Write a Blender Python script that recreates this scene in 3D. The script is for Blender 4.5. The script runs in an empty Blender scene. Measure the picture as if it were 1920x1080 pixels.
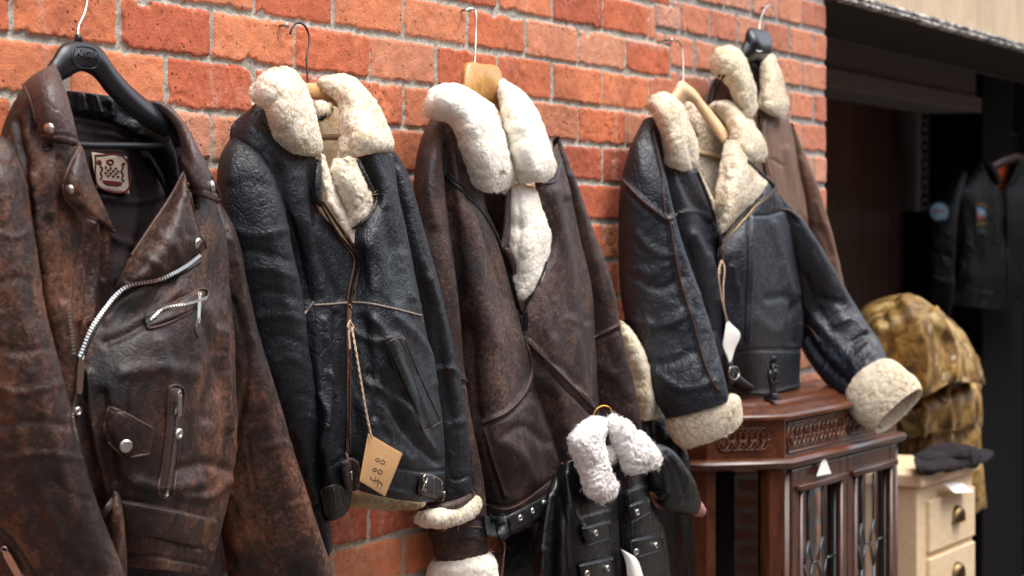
import bpy, bmesh, math, random
import numpy as np
from mathutils import Vector, Matrix
from mathutils.bvhtree import BVHTree

# ------------------------------------------------------------------ camera, sky, sun, exposure
FPX = 4572.0; TH = math.atan2(2240.0, FPX)
CAMH = 1.6; DW = 1.952                      # camera height, distance to the brick wall (wall face is y = 0)
CT, ST = math.cos(TH), math.sin(TH)
FW = np.array([CT, ST, 0.0]); RT = np.array([ST, -CT, 0.0]); UP = np.array([0, 0, 1.0])
CAM = np.array([0.0, -DW, CAMH])
sc = bpy.context.scene
cd = bpy.data.cameras.new("camera"); cam = bpy.data.objects.new("camera", cd)
sc.collection.objects.link(cam); sc.camera = cam
cd.sensor_width = 36.0; cd.lens = 36.0 * FPX / 1920.0
cd.shift_y = -(90.0) / 1920.0               # level camera, horizon a little above the middle
cd.clip_start = 0.05; cd.clip_end = 300.0
cam.location = Vector(CAM)
cam.rotation_euler = Vector((CT, ST, 0)).to_track_quat('-Z', 'Y').to_euler()
cd.dof.use_dof = True; cd.dof.focus_distance = 3.7; cd.dof.aperture_fstop = 7.5

SUN_EL = math.radians(68); SUN_AZ = math.radians(278)   # azimuth of the sun seen from the wall, measured from +X
w = bpy.data.worlds.new("World"); sc.world = w; w.use_nodes = True
nt = w.node_tree; bgn = nt.nodes["Background"]
sky = nt.nodes.new("ShaderNodeTexSky"); sky.sky_type = 'NISHITA'; sky.sun_disc = False
sky.sun_elevation = SUN_EL; sky.sun_rotation = math.pi / 2 - SUN_AZ
sky.air_density = 1.2; sky.dust_density = 2.5
hs = nt.nodes.new('ShaderNodeHueSaturation'); hs.inputs['Saturation'].default_value = .42
nt.links.new(sky.outputs[0], hs.inputs['Color']); nt.links.new(hs.outputs[0], bgn.inputs[0]); bgn.inputs[1].default_value = 0.15
sd = bpy.data.lights.new("sun", 'SUN'); sun = bpy.data.objects.new("sun", sd); sc.collection.objects.link(sun)
sd.energy = 1.5; sd.angle = math.radians(45); sd.color = (1.0, 0.95, 0.88)
sdir = Vector((math.cos(SUN_EL) * math.cos(SUN_AZ), math.cos(SUN_EL) * math.sin(SUN_AZ), math.sin(SUN_EL)))
sun.rotation_euler = sdir.to_track_quat('Z', 'Y').to_euler()
sc.view_settings.view_transform = 'Standard'; sc.view_settings.look = 'None'
sc.view_settings.exposure = 1.28; sc.view_settings.gamma = 1.0
rng = np.random.default_rng(7); random.seed(7)

# ------------------------------------------------------------------ measuring: a pixel of the 1920x1080 photo + distance off the wall -> metres
def raydir(px, py):
    px = np.asarray(px, float); py = np.asarray(py, float)
    return FW + RT * ((px - 960) / FPX)[..., None] + UP * ((450 - py) / FPX)[..., None]
def W(px, py, t):
    d = raydir(px, py); lam = (DW - np.asarray(t, float)) / d[..., 1]
    return CAM + d * lam[..., None]
def R(s):                                   # "x y mm, x y mm; ..." -> rows
    return [[tuple(float(a) for a in p.split()) for p in r.split(',')] for r in s.strip().split(';') if r.strip()]
def F(s):                                   # "x y, x y | width height_mm; ..." -> fold lines
    out = []
    for r in s.strip().split(';'):
        if not r.strip(): continue
        a, b = r.split('|'); b = b.split()
        out.append((np.array([[float(c) for c in p.split()] for p in a.split(',')]), float(b[0]), float(b[1]) / 1000))
    return out
def P(s): return np.array([[float(c) for c in p.split()] for p in s.split(',')])

# ------------------------------------------------------------------ numpy tools
def spline(p, n, closed=False):             # catmull-rom by chord length
    p = np.asarray(p, float)
    if len(p) == 1: return np.repeat(p, n, 0)
    if len(p) == 2: return p[0] + (p[1] - p[0]) * np.linspace(0, 1, n)[:, None]
    c = np.linalg.norm(np.diff(p[:, :2], axis=0), axis=1) + 1e-6
    k = np.concatenate([[0], np.cumsum(np.sqrt(c) * 0.5 + c * 0.02)]); k /= k[-1]
    m = np.zeros_like(p)
    dk = np.diff(k)[:, None]; s = np.diff(p, axis=0) / dk
    m[1:-1] = (s[:-1] * dk[1:] + s[1:] * dk[:-1]) / (dk[1:] + dk[:-1]); m[0] = s[0]; m[-1] = s[-1]
    # reparametrise evenly by chord
    tt = np.linspace(0, 1, n * 4); i = np.clip(np.searchsorted(k, tt, side='right') - 1, 0, len(k) - 2)
    h = dk[i]; u = ((tt - k[i])[:, None]) / h
    q = (2*u**3-3*u**2+1)*p[i] + (u**3-2*u**2+u)*h*m[i] + (-2*u**3+3*u**2)*p[i+1] + (u**3-u**2)*h*m[i+1]
    L = np.concatenate([[0], np.cumsum(np.linalg.norm(np.diff(q[:, :2], axis=0), axis=1) + 1e-9)]); L /= L[-1]
    e = np.linspace(0, 1, n)
    return np.stack([np.interp(e, L, q[:, j]) for j in range(p.shape[1])], 1)
def grid(rows, nu, nv):
    a = np.stack([spline(r, nu) for r in rows])           # rows x nu x 3
    n = len(rows)
    if n == 2:
        e = np.linspace(0, 1, nv)[:, None, None]; return a[0] * (1 - e) + a[1] * e
    c = np.linalg.norm(np.diff(a[:, :, :2], axis=0), axis=2).mean(1) + 1e-6
    k = np.concatenate([[0], np.cumsum(c)]); k /= k[-1]
    dk = np.diff(k)[:, None, None]; s = np.diff(a, axis=0) / dk
    m = np.zeros_like(a); m[1:-1] = (s[:-1] * dk[1:] + s[1:] * dk[:-1]) / (dk[1:] + dk[:-1]); m[0] = s[0]; m[-1] = s[-1]
    tt = np.linspace(0, 1, nv); i = np.clip(np.searchsorted(k, tt, side='right') - 1, 0, n - 2)
    h = dk[i]; u = (tt - k[i])[:, None, None] / h
    return (2*u**3-3*u**2+1)*a[i] + (u**3-2*u**2+u)*h*m[i] + (-2*u**3+3*u**2)*a[i+1] + (u**3-u**2)*h*m[i+1]
_pt = rng.random(65536).astype(np.float32)
def _h(x, y, z):
    return _pt[((x * 73856093) ^ (y * 19349663) ^ (z * 83492791)) & 65535]
def vnoise(p):
    f = np.floor(p).astype(np.int64); u = p - f; u = u * u * u * (u * (u * 6 - 15) + 10)
    x, y, z = f[..., 0], f[..., 1], f[..., 2]; a, b, c = u[..., 0], u[..., 1], u[..., 2]
    def lx(yy, zz): return _h(x, yy, zz) * (1 - a) + _h(x + 1, yy, zz) * a
    return 2 * ((lx(y, z) * (1 - b) + lx(y + 1, z) * b) * (1 - c) + (lx(y, z + 1) * (1 - b) + lx(y + 1, z + 1) * b) * c) - 1
def fbm(p, o=4, g=0.5):
    s = 0; a = 1.0; q = np.array(p, float)
    for i in range(o):
        s = s + a * vnoise(q + 17.3 * i); q = q * 2.03; a *= g
    return s
def ridged(p, o=3):
    s = 0; a = 1.0; q = np.array(p, float)
    for i in range(o):
        s = s + a * (1 - np.abs(vnoise(q + 31.7 * i)) * 2.2).clip(-.6, 1); q = q * 2.1; a *= 0.5
    return s
def normals(g, wrap=False):
    du = np.gradient(g, axis=1)
    if wrap: du = (np.roll(g, -1, 1) - np.roll(g, 1, 1)) / 2
    dv = np.gradient(g, axis=0)
    n = np.cross(dv, du); n /= (np.linalg.norm(n, axis=2, keepdims=True) + 1e-12)
    return n
def topx(p):                                # metres -> photo pixel
    r = p - CAM; z = r @ FW
    return np.stack([960 + FPX * (r @ RT) / z, 450 - FPX * (r @ UP) / z], -1)
def polydist(q, line):
    d = np.full(q.shape[:-1], 1e9)
    for a, b in zip(line[:-1], line[1:]):
        ab = b - a; L = ab @ ab + 1e-9
        u = ((q - a) @ ab / L).clip(0, 1)
        d = np.minimum(d, np.linalg.norm(q - (a + u[..., None] * ab), axis=-1))
    return d
def foldsum(q, folds):
    s = np.zeros(q.shape[:-1])
    for line, wd, h in folds:
        pl = spline(line, max(6, len(line) * 4)) if len(line) > 2 else line
        # taper the fold toward its ends
        d = polydist(q, pl); s += .85 * h * np.exp(-(d / wd) ** 2)
    return s
def crinkle(p, amp, sc=1.0, aniso=(1, 1, 1), seed=0.0):
    """creases of hanging leather: large soft drape, mid buckles, fine cracks"""
    q = p * np.array(aniso) * sc + seed
    w1 = np.stack([fbm(q * 6 + 3, 2), fbm(q * 6 + 9, 2), fbm(q * 6 + 14, 2)], -1)
    m = ridged(q * 16 + w1 * 0.9, 3); l = fbm(q * 7 + seed, 2)
    f = ridged(q * 55 + w1 * 2.0, 2)
    mask = (fbm(q * 5 + 40, 2) * 0.9 + 0.55).clip(0.1, 1.2)
    m2 = (m - .55).clip(0, 2) ** 1.3
    return amp * (0.75 * l + 0.42 * m2 * mask + 0.10 * f * mask)
def curls(p, amp, size=0.011, seed=0.0):
    q = p / size + seed
    w1 = np.stack([vnoise(q * .5 + 5), vnoise(q * .5 + 11), vnoise(q * .5 + 19)], -1)
    a = np.abs(vnoise(q + w1)); b = np.abs(vnoise(q * 1.9 + w1 * 1.5 + 7))
    return amp * (np.sqrt(a) * .9 + 0.55 * np.sqrt(b) + 0.5 * vnoise(q * .3 + 3) + 0.35 * vnoise(q * 3.3) - 0.8)

# ------------------------------------------------------------------ objects
COL = sc.collection
def thing(name, label, cat, loc=(0, 0, 0), group=None):
    o = bpy.data.objects.new(name, None); COL.objects.link(o); o.location = Vector(loc)
    o.empty_display_size = 0.05; o['label'] = label; o['category'] = cat
    if group: o['group'] = group
    return o
def tag(o, label, cat, group=None):
    o['label'] = label; o['category'] = cat
    if group: o['group'] = group
    return o
def mk(name, v, f, m, parent=None, smooth=True, label=None, attrs=None):
    v = np.asarray(v, np.float64).reshape(-1, 3)
    me = bpy.data.meshes.new(name)
    o = bpy.data.objects.new(name, me); COL.objects.link(o)
    org = np.zeros(3)
    if parent is not None:
        q = parent
        while q is not None: org = org + np.array(q.location); q = q.parent
        o.parent = parent
    else:
        org = np.array([v[:, 0].mean(), v[:, 1].mean(), v[:, 2].min()]); o.location = Vector(org)
    loc = (v - org).astype(np.float32)
    if isinstance(f, np.ndarray):
        k = f.shape[1]; n = len(f)
        me.vertices.add(len(loc)); me.vertices.foreach_set('co', loc.ravel())
        me.loops.add(n * k); me.loops.foreach_set('vertex_index', f.astype(np.int32).ravel())
        me.polygons.add(n); me.polygons.foreach_set('loop_start', np.arange(0, n * k, k, dtype=np.int32))
        me.update(calc_edges=True)
    else:
        me.from_pydata([tuple(a) for a in loc], [], f)
    me.polygons.foreach_set('use_smooth', np.full(len(me.polygons), smooth))
    if attrs:
        for an, arr in attrs.items():
            a = me.attributes.new(an, 'FLOAT', 'POINT'); a.data.foreach_set('value', np.asarray(arr, np.float32).ravel())
    me.update()
    if m is not None: me.materials.append(m)
    if label: o['label'] = label
    return o
def gfaces(nv, nu, wrap=False, off=0, flip=False):
    i = np.arange(nv - 1)[:, None]; j = np.arange(nu if wrap else nu - 1)[None, :]
    a = i * nu + j; b = i * nu + (j + 1) % nu
    c = (i + 1) * nu + (j + 1) % nu; d = (i + 1) * nu + j
    q = np.stack([a, b, c, d] if flip else [a, d, c, b], -1).reshape(-1, 4)
    return q + off
def toquads(tri):                            # keep a single face size: quads with a tiny split
    return tri
class Surf:
    """bvh of several grids, for laying details on them from the measured pixel"""
    def __init__(s): s.v = []; s.f = []; s.n = 0; s.b = None
    def add(s, v, f):
        v = np.asarray(v).reshape(-1, 3); s.v.append(v); s.f.append(f + s.n); s.n += len(v); s.b = None
    def bvh(s):
        if s.b is None:
            s.b = BVHTree.FromPolygons([tuple(a) for a in np.concatenate(s.v)], [tuple(int(c) for c in a) for a in np.concatenate(s.f)])
        return s.b
    def hit(s, px, py, fb=0.12):
        d = raydir(px, py); d = d / np.linalg.norm(d)
        r = s.bvh().ray_cast(Vector(CAM), Vector(d), 30)
        if r[0] is None:
            return None, None
        n = np.array(r[1]); n = n / (np.linalg.norm(n) + 1e-9)
        if n @ d > 0: n = -n
        return np.array(r[0]), n
    def hits(s, pts, fb=0.12):
        out = []; nn = []
        for x, y in pts:
            p, n = s.hit(x, y); out.append(p); nn.append(n)
        good = [i for i, p in enumerate(out) if p is not None]
        for i in range(len(out)):
            if out[i] is None:
                if good:
                    j = min(good, key=lambda g: abs(g - i)); tt = -out[j][1]; out[i] = W(pts[i][0], pts[i][1], tt); nn[i] = nn[j]
                else:
                    out[i] = W(pts[i][0], pts[i][1], fb); nn[i] = -FW
        return np.array(out), np.array(nn)

def patch(name, rows, m, parent, res=3.0, thick=0.003, folds=(), amp=0.004, cs=1.0, aniso=(1, 1, .6), seed=0.0, surf=None, label=None, fine=1.0):
    rows = [[(a, b, c / 1000) for a, b, c in r] for r in rows]
    g0 = grid(rows, 12, 12); e = W(g0[..., 0], g0[..., 1], g0[..., 2])
    L = np.linalg.norm(np.diff(e, axis=0), axis=2).sum(0).max(); B = np.linalg.norm(np.diff(e, axis=1), axis=2).sum(1).max()
    nv = int(np.clip(L * 1000 / res, 8, 420)); nu = int(np.clip(B * 1000 / res, 6, 300))
    g = grid(rows, nu, nv); v = W(g[..., 0], g[..., 1], g[..., 2]); n = normals(v)
    d = foldsum(g[..., :2], folds) + crinkle(v, amp, cs, aniso, seed) if amp else foldsum(g[..., :2], folds)
    if np.ndim(d) == 0: d = np.zeros(v.shape[:2])
    s = -np.sign((n @ FW).mean()) or 1
    n = n * s; v = v + n * d[..., None]
    n2 = normals(v) * s
    nb = nv * nu
    fr = gfaces(nv, nu, flip=(s < 0)); bk = gfaces(nv, nu, off=nb, flip=(s > 0))
    idx = np.arange(nb).reshape(nv, nu)
    ring = np.concatenate([idx[0, :], idx[1:, -1], idx[-1, -2::-1], idx[-2:0:-1, 0]])
    r2 = np.roll(ring, -1); rim = np.stack([ring, r2, r2 + nb, ring + nb], 1)
    vv = np.concatenate([v.reshape(-1, 3), (v - n2 * thick).reshape(-1, 3)])
    o = mk(name, vv, np.concatenate([fr, bk, rim]), m, parent, label=label)
    if surf is not None: surf.add(v, gfaces(nv, nu))
    return o

def sleeve(name, st, m, parent, res=3.0, folds=(), amp=0.004, cs=1.0, aniso=(1, 1, .8), seed=0.0, surf=None, label=None, cap=True, sq=2.3, turn=0.0, hollow=0.1):
    """st: rows of xl yl xr yr t_mm depth_mm -> closed limb of cloth"""
    st = np.array([[float(a) for a in r.split()] for r in st.strip().split(';') if r.strip()])
    cc = W((st[:, 0] + st[:, 2]) / 2, (st[:, 1] + st[:, 3]) / 2, st[:, 4] / 1000)
    L = np.linalg.norm(np.diff(cc, axis=0), axis=1).sum()
    nv = int(np.clip(L * 1000 / res, 10, 420))
    s = spline(st, nv)
    cl = (W(s[:, 0], s[:, 1], s[:, 4] / 1000)); cr = W(s[:, 2], s[:, 3], s[:, 4] / 1000)
    # keep both edges at the same camera distance as the centre
    c = (cl + cr) / 2; zc = (c - CAM) @ FW
    pl = CAM + raydir(s[:, 0], s[:, 1]) * zc[:, None]; pr = CAM + raydir(s[:, 2], s[:, 3]) * zc[:, None]
    c = (pl + pr) / 2; hw = (pr - pl) / 2
    ax = np.gradient(c, axis=0); ax /= np.linalg.norm(ax, axis=1, keepdims=True)
    dn = np.cross(ax, hw); dn /= np.linalg.norm(dn, axis=1, keepdims=True) + 1e-9
    dn *= -np.sign((dn @ FW))[:, None]
    wmax = np.linalg.norm(hw, axis=1).max()
    nu = int(np.clip(2 * math.pi * wmax * 1000 * 0.8 / res, 24, 320))
    a = np.linspace(0, 2 * math.pi, nu, endpoint=False) + turn
    ca = np.sign(np.cos(a)) * np.abs(np.cos(a)) ** (2 / sq); sa = np.sign(np.sin(a)) * np.abs(np.sin(a)) ** (2 / sq)
    v = c[:, None] + hw[:, None] * ca[None, :, None] + dn[:, None] * (sa[None] * s[:, 5:6] / 1000)[..., None]
    n = normals(v, True); out = v - c[:, None]; sg = np.sign((n * out).sum(-1).mean()); n = n * sg
    q = topx(v); front = (sa[None, :] > -0.2)
    d = foldsum(q, folds) * front + (crinkle(v, amp, cs, aniso, seed) if amp else 0)
    edge = np.abs(ca)[None, :] ** 6
    d = d * (1 - .55 * edge)
    v = v + n * d[..., None]
    parts = [v.reshape(-1, 3)]; fc = [gfaces(nv, nu, True, flip=(sg < 0))]
    if cap:                                   # both ends: roll in and go back up inside
        off = nv * nu
        for end, stp in ((0, 1), (nv - 1, -1)):
            rings = [v[end]]
            for q_, sc_ in ((1, .93), (3, .84), (6, .8), (int(nv * hollow), .72)):
                k = end + stp * q_; k = min(max(k, 0), nv - 1)
                rings.append(c[k] + (v[k] - c[k]) * sc_)
            if hollow < .5: rings.append(np.repeat(c[min(max(end + stp * (int(nv * hollow) + 1), 0), nv - 1)][None], nu, 0))
            rr = np.array(rings); parts.append(rr.reshape(-1, 3)); fc.append(gfaces(len(rings), nu, True, off, flip=((sg < 0) ^ (stp > 0)))); off += rr.shape[0] * nu
    o = mk(name, np.concatenate(parts), np.concatenate(fc), m, parent, label=label)
    if surf is not None: surf.add(v, gfaces(nv, nu, True))
    return o

def fuzz(v, f, dens, L, wd, tilt=0.7, seed=1):
    """short wool fibres as thin quads on faces; returns verts, faces"""
    r = np.random.default_rng(seed)
    A = v[f[:, 0]]; B = v[f[:, 1]]; C = v[f[:, 2]]; D = v[f[:, 3]]
    nn = np.cross(C - A, B - D); ar = np.linalg.norm(nn, axis=1) / 2; nn /= (2 * ar[:, None] + 1e-12)
    N = int(min(ar.sum() * dens, 36000)); 
    if N < 4: return np.zeros((0, 3)), np.zeros((0, 4), int)
    i = r.choice(len(f), N, p=ar / ar.sum()); a = r.random((N, 1)); b = r.random((N, 1))
    p = (A[i] * (1 - a) + B[i] * a) * (1 - b) + (D[i] * (1 - a) + C[i] * a) * b
    n = nn[i]; t = r.normal(size=(N, 3)); 
    low = np.stack([vnoise(p / .006), vnoise(p / .006 + 9), vnoise(p / .006 + 18)], -1) * 1.6
    t = t * .6 + low; t -= n * (t * n).sum(1, keepdims=True)
    d = n + t * tilt; d /= np.linalg.norm(d, axis=1, keepdims=True)
    s = np.cross(d, r.normal(size=(N, 3))); s /= np.linalg.norm(s, axis=1, keepdims=True) + 1e-9
    l = (L * (.5 + r.random((N, 1)))); bend = t * l * .35
    q0 = p - s * wd - n * .001; q1 = p + s * wd - n * .001; q2 = p + d * l + bend + s * wd * .3; q3 = p + d * l + bend - s * wd * .3
    vv = np.stack([q0, q1, q2, q3], 1).reshape(-1, 3)
    return vv, np.arange(4 * N).reshape(-1, 4)
def pillow(name, rows, m, parent, th=12, res=2.0, wool=None, folds=(), amp=0.0, seed=0.0, surf=None, label=None, pw=3.0, backth=0.6, size=.011, fz=(120000, .0052, .00026)):
    """padded piece with rounded rim; wool = curl height in metres (adds fibres)"""
    rows = [[(a, b, c / 1000) for a, b, c in r] for r in rows]
    g0 = grid(rows, 12, 12); e = W(g0[..., 0], g0[..., 1], g0[..., 2])
    L = np.linalg.norm(np.diff(e, axis=0), axis=2).sum(0).max(); B = np.linalg.norm(np.diff(e, axis=1), axis=2).sum(1).max()
    nv = int(np.clip(L * 1000 / res, 8, 300)); nu = int(np.clip(B * 1000 / res, 8, 260))
    tv = (1 - np.cos(np.linspace(0, math.pi, nv))) / 2 * .35 + np.linspace(0, 1, nv) * .65
    tu = (1 - np.cos(np.linspace(0, math.pi, nu))) / 2 * .35 + np.linspace(0, 1, nu) * .65
    g = grid(rows, nu, nv)
    if wool:                                  # lumpy, uneven outline
        q_ = np.stack([g[..., 0] / 26, g[..., 1] / 26, g[..., 0] * 0 + seed], -1)
        g[..., 0] += vnoise(q_) * 2.0 + vnoise(q_ * 2.6) * 1.5; g[..., 1] += vnoise(q_ + 40) * 2.0 + vnoise(q_ * 2.6 + 40) * 1.5; g[..., 2] += vnoise(q_ * .8 + 80) * .003
    iv = tv * (nv - 1); iu = tu * (nu - 1)
    a = np.floor(iv).astype(int).clip(0, nv - 2); fa = (iv - a)[:, None, None]; g = g[a] * (1 - fa) + g[a + 1] * fa
    a = np.floor(iu).astype(int).clip(0, nu - 2); fa = (iu - a)[None, :, None]; g = g[:, a] * (1 - fa) + g[:, a + 1] * fa
    v = W(g[..., 0], g[..., 1], g[..., 2]); n = normals(v); s = -np.sign((n @ FW).mean()) or 1; n = n * s
    pu = (1 - np.abs(2 * tu - 1) ** pw).clip(0, 1) ** .5; pv = (1 - np.abs(2 * tv - 1) ** pw).clip(0, 1) ** .5
    pr = pv[:, None] * pu[None, :]
    d = foldsum(g[..., :2], folds) * pr
    fr = v + n * (pr * th / 1000 + d)[..., None]; bk = v - n * (pr * th / 1000 * backth)[..., None]
    def disp(a, sg):
        nn = normals(a) * s * sg; nn[0] = n[0] * 0; nn[-1] *= 0; nn[:, 0] *= 0; nn[:, -1] *= 0
        if wool: a = a + nn * curls(a, wool, size, seed)[..., None]
        if amp: a = a + nn * crinkle(a, amp, 1.0, (1, 1, .6), seed)[..., None]
        return a
    fr = disp(fr, 1); bk2 = disp(bk, -1)
    if wool:
        e = np.stack([vnoise(v / size * .8 + 3), vnoise(v / size * .8 + 8), vnoise(v / size * .8 + 13)], -1) * wool * 1.0
        m_ = np.zeros(v.shape[:2]); m_[0] = m_[-1] = 1; m_[:, 0] = m_[:, -1] = 1
        fr = fr + e * m_[..., None]; bk2 = bk2 + e * m_[..., None]
    for a in (0, -1): bk2[a] = fr[a]; bk2[:, a] = fr[:, a]
    nb = nv * nu
    F1 = gfaces(nv, nu, flip=(s < 0)); F2 = gfaces(nv, nu, off=nb, flip=(s > 0))
    vv = np.concatenate([fr.reshape(-1, 3), bk2.reshape(-1, 3)]); ff = np.concatenate([F1, F2])
    if surf is not None: surf.add(fr, gfaces(nv, nu))
    if wool and fz:
        fv, fq = fuzz(vv, ff, fz[0], fz[1], fz[2], seed=int(seed) + 3)
        ff = np.concatenate([ff, fq + len(vv)]); vv = np.concatenate([vv, fv])
    return mk(name, vv, ff, m, parent, label=label)

def tubev(p, r, k=8, flat=None):
    p = np.asarray(p, float); r = np.broadcast_to(np.asarray(r, float), (len(p),))
    t = np.gradient(p, axis=0); t /= np.linalg.norm(t, axis=1, keepdims=True) + 1e-12
    ref = np.array([0, 0, 1.0]) if abs(t[:, 2]).mean() < .8 else np.array([0, 1.0, 0])
    a = np.cross(t, ref); a /= np.linalg.norm(a, axis=1, keepdims=True) + 1e-12; b = np.cross(t, a)
    an = np.linspace(0, 2 * math.pi, k, endpoint=False)
    v = p[:, None] + (a[:, None] * np.cos(an)[None, :, None] + b[:, None] * np.sin(an)[None, :, None]) * r[:, None, None]
    v = np.concatenate([np.repeat(p[:1], k, 0)[None], v, np.repeat(p[-1:], k, 0)[None]])
    return v.reshape(-1, 3), gfaces(len(p) + 2, k, True)
def settle(q, p):                            # smooth the distance of laid points while they keep their pixel
    t = -p[:, 1]; n = len(t); k = 7
    tp = np.pad(t, k, mode='edge'); t = np.array([np.median(tp[i:i + 2 * k + 1]) for i in range(n)])
    for _ in range(6): t[1:-1] = (t[:-2] + 2 * t[1:-1] + t[2:]) / 4
    return W(q[:, 0], q[:, 1], t)
class MB:                                     # mesh builder: several shapes, one mesh
    def __init__(s): s.v = []; s.f = []; s.n = 0
    def raw(s, v, f):
        v = np.asarray(v, float).reshape(-1, 3); s.v.append(v); s.f += [tuple(int(c) + s.n for c in a) for a in f]; s.n += len(v); return s
    def tube(s, p, r, k=8): return s.raw(*tubev(p, r, k))
    def box(s, lo, hi, bev=0.0):
        x0, y0, z0 = lo; x1, y1, z1 = hi; b = min(bev, (x1-x0)/2.1, (y1-y0)/2.1, (z1-z0)/2.1)
        if b <= 0:
            v = [(x, y, z) for x in (x0, x1) for y in (y0, y1) for z in (z0, z1)]
            return s.raw(v, [(0,1,3,2),(4,6,7,5),(0,4,5,1),(2,3,7,6),(0,2,6,4),(1,5,7,3)])
        bm = bmesh.new(); bmesh.ops.create_cube(bm, size=1.0)
        for q in bm.verts: q.co = Vector(((x0+x1)/2+q.co.x*(x1-x0), (y0+y1)/2+q.co.y*(y1-y0), (z0+z1)/2+q.co.z*(z1-z0)))
        bmesh.ops.bevel(bm, geom=bm.edges[:], offset=b, segments=2, profile=.5, affect='EDGES')
        bm.verts.index_update(); s.raw([tuple(q.co) for q in bm.verts], [tuple(l.index for l in f.verts) for f in bm.faces]); bm.free(); return s
    def lathe(s, c, ax, prof, k=20):
        ax = np.array(ax, float); ax /= np.linalg.norm(ax); u = np.cross(ax, [0, 0, 1.0] if abs(ax[2]) < .9 else [1.0, 0, 0]); u /= np.linalg.norm(u); w_ = np.cross(ax, u)
        an = np.linspace(0, 2*math.pi, k, endpoint=False)
        v = np.array([[np.array(c) + ax * h + (u * math.cos(a) + w_ * math.sin(a)) * r for a in an] for r, h in prof])
        return s.raw(v, gfaces(len(prof), k, True))
    def build(s, name, m, parent=None, smooth=True, label=None):
        return mk(name, np.concatenate(s.v), s.f, m, parent, smooth, label)
def autosmooth(o, a=35):
    me = o.data; me.update()
    bm = bmesh.new(); bm.from_mesh(me)
    for e in bm.edges:
        if len(e.link_faces) == 2 and e.calc_face_angle(0) > math.radians(a): e.smooth = False
    bm.to_mesh(me); bm.free(); return o

# ---- details laid on a surface
def respx(line, step=2.5):
    if isinstance(line, tuple):               # straight runs with sharp corners
        l = line[0]; return np.concatenate([a + (b - a) * np.linspace(0, 1, max(2, int(np.linalg.norm(b - a) / step)))[:, None] for a, b in zip(l[:-1], l[1:])])
    line = np.asarray(line, float); L = np.linalg.norm(np.diff(line, axis=0), axis=1).sum()
    return spline(line, max(3, int(L / step)))
def cord(mb, line, surf, r=0.0016, off=0.0, wob=0.0, k=6):
    q = respx(((P(line[1:]),) if line[0] == '!' else P(line)) if isinstance(line, str) else line); p, n = surf.hits(q)
    for _ in range(2): p[1:-1] = (p[:-2] + p[1:-1] * 2 + p[2:]) / 4
    if wob: r = r * (1 + wob * np.sin(np.arange(len(p)) * 2.1))
    mb.tube(p + n * off, r, k)
def stitches(mb, line, surf, off=0.0006, L=0.0035, r=0.0005):
    q = respx(P(line) if isinstance(line, str) else line, 1.5); p, n = surf.hits(q)
    i = 0; n_ = len(p); step = 4
    while i + 2 < n_:
        mb.tube(p[i:i+3] + n[i:i+3] * off, r, 4); i += step
def zipper(name, line, surf, metal, parent, w_=0.0032, off=0.002, step=0.0028, label=None):
    if surf is None:
        q = spline(R(line)[0], 160); p = W(q[:, 0], q[:, 1], q[:, 2] / 1000); n = -raydir(q[:, 0], q[:, 1]); n /= np.linalg.norm(n, axis=1, keepdims=True)
    else:
        q = respx(P(line) if isinstance(line, str) else line, 2.0); p, n = surf.hits(q); p = settle(q, p)
    n = np.array([n[max(0, i - 6):i + 7].mean(0) for i in range(len(n))]); n /= np.linalg.norm(n, axis=1, keepdims=True)
    L = np.concatenate([[0], np.cumsum(np.linalg.norm(np.diff(p, axis=0), axis=1))]); m = int(L[-1] / step)
    e = np.linspace(0, L[-1], m); c = np.stack([np.interp(e, L, p[:, j]) for j in range(3)], 1); nn = np.stack([np.interp(e, L, n[:, j]) for j in range(3)], 1)
    t = np.gradient(c, axis=0); t /= np.linalg.norm(t, axis=1, keepdims=True); s = np.cross(t, nn); s /= np.linalg.norm(s, axis=1, keepdims=True)
    nn = np.cross(s, t); c = c + nn * off
    V = []; Fq = []
    cube = np.array([[x, y, z] for x in (-1, 1) for y in (-1, 1) for z in (-1, 1)]); cf = np.array([(0,1,3,2),(4,6,7,5),(0,4,5,1),(2,3,7,6),(0,2,6,4),(1,5,7,3)])
    for i in range(m):
        V.append(c[i] + t[i] * cube[:, :1] * step * .28 + s[i] * cube[:, 1:2] * w_ + nn[i] * cube[:, 2:3] * .0012); Fq.append(cf + 8 * i)
    return mk(name, np.concatenate(V), np.concatenate(Fq), metal, parent, False, label=label)
def disc(name, px, py, surf, r, m, parent, off=0.0015, prof=None, label=None, k=20):
    p, n = surf.hits([(px, py)]); mb = MB()
    prof = prof or [(0, .0022), (.5, .0021), (.85, .0014), (1, .0003), (1, -.001)]
    mb.lathe(p[0] + n[0] * off, n[0], [(a * r, h * r / .007) for a, h in prof], k)
    return mb.build(name, m, parent, label=label)
def flap(name, rows, surf, m, parent, off=3, th=2.5, folds=(), amp=0.0008, seed=0., label=None, surf2=None, pw=10):
    """a flat piece of leather / paper lying on a surface; rows of (px,py)"""
    a = [spline([p[:2] for p in r], 7) for r in rows]
    out = []
    for r in a:
        p, n = surf.hits(r); out.append([(x, y, (-pp[1]) * 1000 + off * 1.2) for (x, y), pp in zip(r, p)])
    return pillow(name, out, m, parent, th=th, res=2.5, amp=amp, seed=seed, label=label, pw=pw, folds=folds, surf=surf2)
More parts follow.
